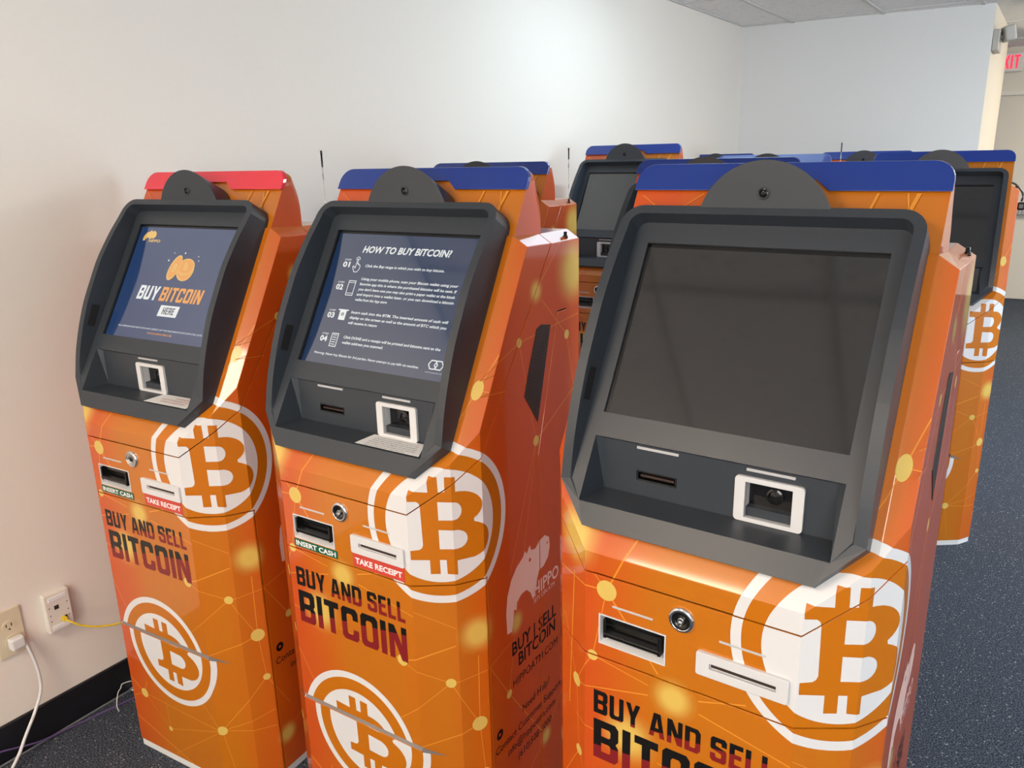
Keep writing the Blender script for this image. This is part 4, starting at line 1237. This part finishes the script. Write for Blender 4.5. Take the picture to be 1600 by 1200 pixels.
BM = Matrix(((WN.x, -WD.x, 0, BK.x), (WN.y, -WD.y, 0, BK.y), (0, 0, 1, 0), (0, 0, 0, 1)))
bm = bmesh.new(); box(bm, -.1, 6.4, 0, .12, 0, CEIL)
BM = Matrix(((WN.x, WD.x, 0, BK.x), (WN.y, WD.y, 0, BK.y), (0, 0, 1, 0), (0, 0, 0, 1)))
bm.free(); bm = bmesh.new()
box(bm, -.1, 1.9, -.12, 0, 0, CEIL); box(bm, 4.6, 6.4, -.12, 0, 0, CEIL); box(bm, 1.9, 4.6, -.12, 0, 0, .8); box(bm, 1.9, 4.6, -.12, 0, 2.3, CEIL)
struct('wall_back', bm, M_WALLF, 'white wall behind the photographer', BM)
bm = bmesh.new()
for q in ((1.90, 1.96, .80, 2.30), (4.54, 4.60, .80, 2.30), (1.96, 4.54, .80, .86), (1.96, 4.54, 2.24, 2.30)): box(bm, q[0], q[1], -.09, -.03, q[2], q[3])  # rear window added out of view to let fill light in
struct('added_window', bm, mat('white_window_frame', (.7, .7, .7), .4), 'added white window frame, unseen behind the photographer', BM)
# ceiling: tiles with their grid, in the direction of the left wall
CM = Matrix(((WN.x, WD.x, 0, WA.x), (WN.y, WD.y, 0, WA.y), (0, 0, 1, 0), (0, 0, 0, 1)))    # x away from the left wall, y along it
bm = bmesh.new(); box(bm, -.2, 9.0, -4.4, 9.5, CEIL, CEIL + .08)
struct('ceiling', bm, tiles(), 'white suspended ceiling of fissured tiles', CM)
bm = bmesh.new()
xs = [.36 + .61 * i for i in range(14)]; ys = [4.47 - 1.22 * i for i in range(-3, 8)]
for x in xs: box(bm, x - .012, x + .012, -4.4, 9.4, CEIL - .006, CEIL - .0005)
for y in ys: box(bm, 0, 8.9, y - .012, y + .012, CEIL - .007, CEIL - .0006)
box(bm, 0, .022, -4.2, 5.7, CEIL - .006, CEIL - .0005)
tg = struct('trim_2', bm, M_TBAR, 'white metal grid between the ceiling tiles', CM)

def troffer(name, cx, cy, w, l, power, col, label, drop=0.0):
    r = bpy.data.objects.new('ceiling_light', None); C.objects.link(r)
    r.matrix_world = CM @ Matrix.Translation((cx, cy, CEIL - .003)); r.empty_display_size = .1
    tag(r, label, 'light', 'lit ceiling lights')
    bm = bmesh.new(); a, b = w / 2, l / 2; t = .03
    for q in ((-a, a, -b, -b + t), (-a, a, b - t, b), (-a, -a + t, -b + t, b - t), (a - t, a, -b + t, b - t)): box(bm, q[0], q[1], q[2], q[3], -.014, -.004)
    link('frame', to_mesh(bm, 'frame', M_TBAR), r)
    bm = bmesh.new(); box(bm, -a + t, a - t, -b + t, b - t, -.010 - drop, -.005)  # drop is depth added so the lit sides brighten the ceiling
    if drop: bmesh.ops.recalc_face_normals(bm, faces=bm.faces[:]); bevel_sharp(bm, .02, 40, 3)
    link('diffuser', to_mesh(bm, 'diffuser', mat('lit_diffuser', (.8, .8, .8), .5, emit=col, es=power)), r)
    return r
warm, cool = (1.0, .80, .61), (.64, .86, 1.0)
troffer('t', .99, -1.92, .61, 1.22, 22.0, warm, 'recessed ceiling light over the near end of the left wall')
troffer('t', .84, 2.95, .61, 1.22, 3.5, cool, 'wraparound ceiling light over the middle of the left wall', .09)
troffer('t', 3.28, -1.75, .61, 1.22, 11.0, (1.0, .93, .84), 'added fill light recessed in the ceiling behind the photographer')  # added out of view as fill from behind
troffer('t', 3.6, 3.7, .61, 1.22, 25.0, (.86, .95, 1.0), 'added wraparound fill light over the middle of the room', .09)  # added out of view as neutral fill for the room
troffer('t', 3.28, 6.9, .61, 1.22, 20.0, (1.0, .88, .72), 'wraparound ceiling light near the exit door', .09)

# ------------------------------------------------------------------ things on the left wall
M_IVORY = mat('ivory_plastic', (.66, .58, .42), .35)
M_OFFW = mat('off_white_plastic', (.72, .68, .62), .35)
M_HOLE = mat('dark_hole', (.02, .018, .016), .6)
def wall_thing(name, label, cat, s, z):
    r = bpy.data.objects.new(name, None); C.objects.link(r); r.empty_display_size = .05
    r.matrix_world = WM @ Matrix.Translation((s, 0, z)); tag(r, label, cat)
    return r
ot = wall_thing('power_outlet', 'ivory duplex power outlet on the left wall with a white plug in it', 'outlet', .069, .354)
bm = bmesh.new(); box(bm, -.035, .035, -.006, -.0001, -.067, .067); bmesh.ops.recalc_face_normals(bm, faces=bm.faces[:]); bevel_sharp(bm, .002, 40)
link('cover_plate', to_mesh(bm, 'cover_plate', M_IVORY), ot)
for dz_ in (.020, -.024):
    bm = bmesh.new()
    lathe([(0, .0015), (.0165, .0015), (.0170, -.001)], 24, Matrix.Translation((0, -.006, dz_)) @ FRONT, 0, bm)
    for x in (-.0065, .0065): poly(bm, [(x - .0013, -.0078, dz_ - .001), (x + .0013, -.0078, dz_ - .001), (x + .0013, -.0078, dz_ + .008), (x - .0013, -.0078, dz_ + .008)], 1)
    poly(bm, [(.0026 * math.cos(a * .6283), -.0078, dz_ - .008 + .0026 * math.sin(a * .6283)) for a in range(10)], 1)
    link('receptacle', to_mesh(bm, 'receptacle', [M_IVORY, M_HOLE]), ot)
M_CORDW = mat('white_cord', (.66, .66, .66), .45)
pc = bpy.data.objects.new('power_cord', None); C.objects.link(pc); pc.empty_display_size = .05  # white power cord of the wall outlet
pc.location = wall_pt(.073, .332, .01); tag(pc, 'white power cord plugged into the ivory outlet, hanging down to the carpet', 'cord')
bm = bmesh.new(); box(bm, -.018, .018, -.036, -.0105, -.020, .013)
bmesh.ops.recalc_face_normals(bm, faces=bm.faces[:]); bevel_sharp(bm, .006, 40, 3)
bm.transform(Matrix.Translation(-pc.location) @ WM @ Matrix.Translation((.073, 0, .332))); link('plug', to_mesh(bm, 'plug', M_CORDW), pc)
pts = [wall_pt(.083, .331, .027), wall_pt(.091, .318, .029), wall_pt(.102, .244, .035), wall_pt(.100, .176, .038), wall_pt(.074, .123, .042), wall_pt(.035, .071, .050), wall_pt(.004, .033, .060), wall_pt(-.040, .0055, .075), wall_pt(-.12, .005, .10), wall_pt(-.25, .005, .13)]
link('cord', tube_mesh('cord', [p - pc.location for p in spline(pts, 8)], .0042, [M_CORDW]), pc)
# data jack
dj = wall_thing('data_jack', 'off white network wall jack with a yellow cable plugged in, right of the outlet', 'jack', .191, .361)
bm = bmesh.new(); box(bm, -.034, .034, -.022, -.0001, -.057, .057); bmesh.ops.recalc_face_normals(bm, faces=bm.faces[:]); bevel_sharp(bm, .0025, 40)
link('cover_box', to_mesh(bm, 'cover_box', M_OFFW), dj)
for q, z0, z1 in (('label_window', .035, .048), ('label_window', -.050, -.038)):
    bm = bmesh.new(); box(bm, -.024, .024, -.0235, -.021, z0, z1); bmesh.ops.recalc_face_normals(bm, faces=bm.faces[:]); bevel_sharp(bm, .0008, 40)
    link(q, to_mesh(bm, q, M_PAPER), dj)
bm = bmesh.new()
for x, z in ((-.005, .014), (.012, -.026)): box(bm, x - .006, x + .006, -.0226, -.0215, z - .006, z + .006)
for x in (-.024, .024):
    for z in (.018, -.005, -.022): box(bm, x - .0012, x + .0012, -.0226, -.0215, z - .0015, z + .0015)
bmesh.ops.recalc_face_normals(bm, faces=bm.faces[:])
link('port', to_mesh(bm, 'port', M_HOLE), dj)
M_YEL = mat('yellow_cable', (.70, .50, .02), .4)
yc = bpy.data.objects.new('network_cable', None); C.objects.link(yc); yc.empty_display_size = .05
yc.location = wall_pt(.196, .337, .022); tag(yc, 'yellow network cable running from the wall jack behind the red topped kiosk', 'cable')
bm = bmesh.new(); box(bm, -.0055, .0055, -.040, -.0228, -.005, .005); bmesh.ops.recalc_face_normals(bm, faces=bm.faces[:]); bevel_sharp(bm, .0012, 40)
bm.transform(Matrix.Translation(-yc.location) @ WM @ Matrix.Translation((.196, 0, .337))); link('connector', to_mesh(bm, 'connector', M_YEL), yc)
pts = [wall_pt(.196, .336, .040), wall_pt(.203, .330, .052), wall_pt(.222, .312, .062), wall_pt(.252, .296, .075), wall_pt(.290, .285, .09), wall_pt(.34, .278, .10), wall_pt(.45, .27, .11), wall_pt(.6, .20, .10), wall_pt(.75, .02, .08)]
link('cord', tube_mesh('cord', [p - yc.location for p in spline(pts, 8)], .0028, [M_YEL]), yc)
# loose cables and scrap on the carpet
def floor_cable(name, label, pts, r, m_):
    o = link(name, tube_mesh(name, spline(pts, 8), r, [m_])); tag(o, label, 'cable'); return o
floor_cable('loose_cable', 'purple cable running down the black baseboard onto the carpet', [tuple(wall_pt(-.30, .070, .016)), tuple(wall_pt(-.10, .056, .016)), tuple(wall_pt(-.021, .045, .018)), tuple(wall_pt(.069, .018, .028)), (-1.268, 1.930, .003), (-1.151, 2.047, .003), (-1.06, 2.13, .003)], .0026, mat('purple_cable', (.10, .06, .18), .5))
floor_cable('loose_cable', 'thin white wire looping up in front of the baseboard beside the red topped kiosk', [tuple(wall_pt(.272, .0025, .078)), tuple(wall_pt(.277, .012, .060)), tuple(wall_pt(.298, .031, .036)), tuple(wall_pt(.312, .036, .028)), tuple(wall_pt(.319, .044, .025)), tuple(wall_pt(.331, .043, .025)), tuple(wall_pt(.348, .038, .027)), tuple(wall_pt(.362, .030, .036)), tuple(wall_pt(.385, .010, .050)), tuple(wall_pt(.43, .0025, .060))], .0014, M_CORDW)
floor_cable('loose_cable', 'grey cable lying along the foot of the black baseboard', [wall_pt(-.35, .0036, .022), wall_pt(-.05, .0036, .020), wall_pt(.10, .0036, .018), wall_pt(.25, .0036, .016), wall_pt(.42, .0036, .016), wall_pt(.7, .0036, .016)], .0032, mat('grey_cable', (.14, .15, .16), .5))
bm = bmesh.new()
q = [(-1.196, 2.086, .003), (-1.170, 2.072, .004), (-1.140, 2.080, .012), (-1.125, 2.105, .014), (-1.150, 2.112, .010), (-1.178, 2.102, .006)]
A = [bm.verts.new(p) for p in q]; B = [bm.verts.new((x, y, z + .0012)) for x, y, z in q]
bm.faces.new(A[::-1]); bm.faces.new(B)
for i in range(6): bm.faces.new((A[i], A[(i + 1) % 6], B[(i + 1) % 6], B[i]))
tag(link('paper_scrap', to_mesh(bm, 'paper_scrap', M_PAPER)), 'white paper scrap on the carpet beside the red topped kiosk', 'scrap')

# ------------------------------------------------------------------ exit sign, emergency light, loose cord, dolly
es = bpy.data.objects.new('exit_sign', None); C.objects.link(es); es.empty_display_size = .1
es.matrix_world = XM @ Matrix.Translation((-.318, 0, 2.305)); tag(es, 'white exit sign with red letters above the beige exit door', 'sign')
bm = bmesh.new(); box(bm, -.150, .090, -.05, -.0005, -.090, .085); bmesh.ops.recalc_face_normals(bm, faces=bm.faces[:]); bevel_sharp(bm, .006, 40)
link('housing', to_mesh(bm, 'housing', mat('cream_sign', (.70, .66, .60), .4)), es)
bm = bmesh.new()
def letters(bm, pieces, y):
    for lp in pieces:
        b2 = bm2d(lp); vs = {v: bm.verts.new((v.co.x, y, v.co.y)) for v in b2.verts}
        for f in b2.faces: bm.faces.new([vs[v] for v in f.verts])
        b2.free()
t = .019
E_ = lambda x, w: [[[(x, -.062), (x + w, -.062), (x + w, -.062 + t), (x + t, -.062 + t), (x + t, -t / 2), (x + w * .9, -t / 2), (x + w * .9, t / 2), (x + t, t / 2), (x + t, .062 - t), (x + w, .062 - t), (x + w, .062), (x, .062)]]]
X_ = lambda x, w: [[[(x, -.062), (x + t * 1.1, -.062), (x + w / 2, -.018), (x + w - t * 1.1, -.062), (x + w, -.062), (x + w / 2 + t * .55, 0), (x + w, .062), (x + w - t * 1.1, .062), (x + w / 2, .018), (x + t * 1.1, .062), (x, .062), (x + w / 2 - t * .55, 0)]]]
I_ = lambda x: [[[(x, -.062), (x + t, -.062), (x + t, .062), (x, .062)]]]
T_ = lambda x, w: [[[(x + w / 2 - t / 2, -.062), (x + w / 2 + t / 2, -.062), (x + w / 2 + t / 2, .062 - t), (x + w, .062 - t), (x + w, .062), (x, .062), (x, .062 - t), (x + w / 2 - t / 2, .062 - t)]]]
letters(bm, E_(-.128, .050) + X_(-.072, .054) + I_(-.010) + T_(.018, .050), -.0508)
link('lettering', to_mesh(bm, 'lettering', mat('red_lit_letters', (.5, .01, .03), .4, emit=(1.0, .02, .06), es=.9)), es)

em = bpy.data.objects.new('emergency_light', None); C.objects.link(em); em.empty_display_size = .1
em.matrix_world = RM @ Matrix.Translation((.12, 0, 2.225)); tag(em, 'grey emergency light high on the cream return wall by the corner', 'light')
M_EM = mat('grey_beige_plastic', (.42, .40, .36), .45)
bm = bmesh.new(); box(bm, -.10, .16, -.040, .0005, -.075, .06); bmesh.ops.recalc_face_normals(bm, faces=bm.faces[:]); bevel_sharp(bm, .006, 40)
link('base', to_mesh(bm, 'base', M_EM), em)
for sx in (.0,):
    Hm = Matrix.Translation((sx, -.078, .035)) @ Matrix.Rotation(math.radians(18), 4, 'Z') @ Matrix.Rotation(math.radians(-12), 4, 'X')
    bm = bmesh.new(); box(bm, -.055, .055, -.035, .03, -.05, .05, 0, Hm); bmesh.ops.recalc_face_normals(bm, faces=bm.faces[:]); bevel_sharp(bm, .014, 40, 3)
    hd = link('lamp_head', to_mesh(bm, 'lamp_head', M_EM), em)
    bm = bmesh.new(); box(bm, -.046, .046, -.041, -.034, -.042, .042, 0, Hm); bmesh.ops.recalc_face_normals(bm, faces=bm.faces[:]); bevel_sharp(bm, .003, 40)
    link('lens', to_mesh(bm, 'lens', mat('frosted_lens', (.70, .68, .62), .25)), hd)
    link('bracket', tube_mesh('bracket', [(sx, -.030, .012), (sx, -.060, .025)], .014, [M_EM]), em)

JM = Matrix.Translation((1.545, 2.961, 0)) @ Matrix.Rotation(-.542, 4, 'Z')
cord = bpy.data.objects.new('mains_lead', None); C.objects.link(cord); cord.empty_display_size = .05
cord.matrix_world = JM @ Matrix.Translation((.2447, .4, 1.3925)); tag(cord, 'black power cord with plug draped over the shoulder of the rightmost kiosk', 'cord')
sh = Matrix.Translation((-.2447, -.4, -1.3925))
me = tube_mesh('cord', [sh @ Vector(p) for p in spline([(.14, .46, 1.392), (.200, .42, 1.394), (.231, .40, 1.3965), (.246, .40, 1.3950), (.262, .40, 1.3870), (.282, .40, 1.365), (.290, .40, 1.345), (.287, .40, 1.325)], 6)], .0038, [M_BLK]); link('cord', me, cord)
bm = bmesh.new(); box(bm, .274, .302, .386, .414, 1.292, 1.322, 0, sh); bmesh.ops.recalc_face_normals(bm, faces=bm.faces[:]); bevel_sharp(bm, .007, 40, 2)
for x in (.282, .294): box(bm, x - .001, x + .001, .397, .403, 1.275, 1.293, 0, sh)
link('plug', to_mesh(bm, 'plug', M_BLK), cord)

bm = bmesh.new(); box(bm, -.27, .27, 0.01, .48, .035, .0585)
for x in (-.22, .22):
    for y in (.07, .42): lathe([(0, .012), (.017, .012), (.0175, .006), (.0175, -.006), (.017, -.012), (0, -.012)], 16, Matrix.Translation((x, y, .0176)) @ Matrix.Rotation(math.radians(90), 4, 'Y'), 0, bm)
bmesh.ops.recalc_face_normals(bm, faces=bm.faces[:])
dl = link('moving_dolly', to_mesh(bm, 'moving_dolly', M_BLK)); dl.location = (.413, 3.675, 0); dl.rotation_euler = (0, 0, -.603)
tag(dl, 'low black wheeled dolly under the tallest kiosk at the back', 'dolly')
bpy.context.view_layer.update()
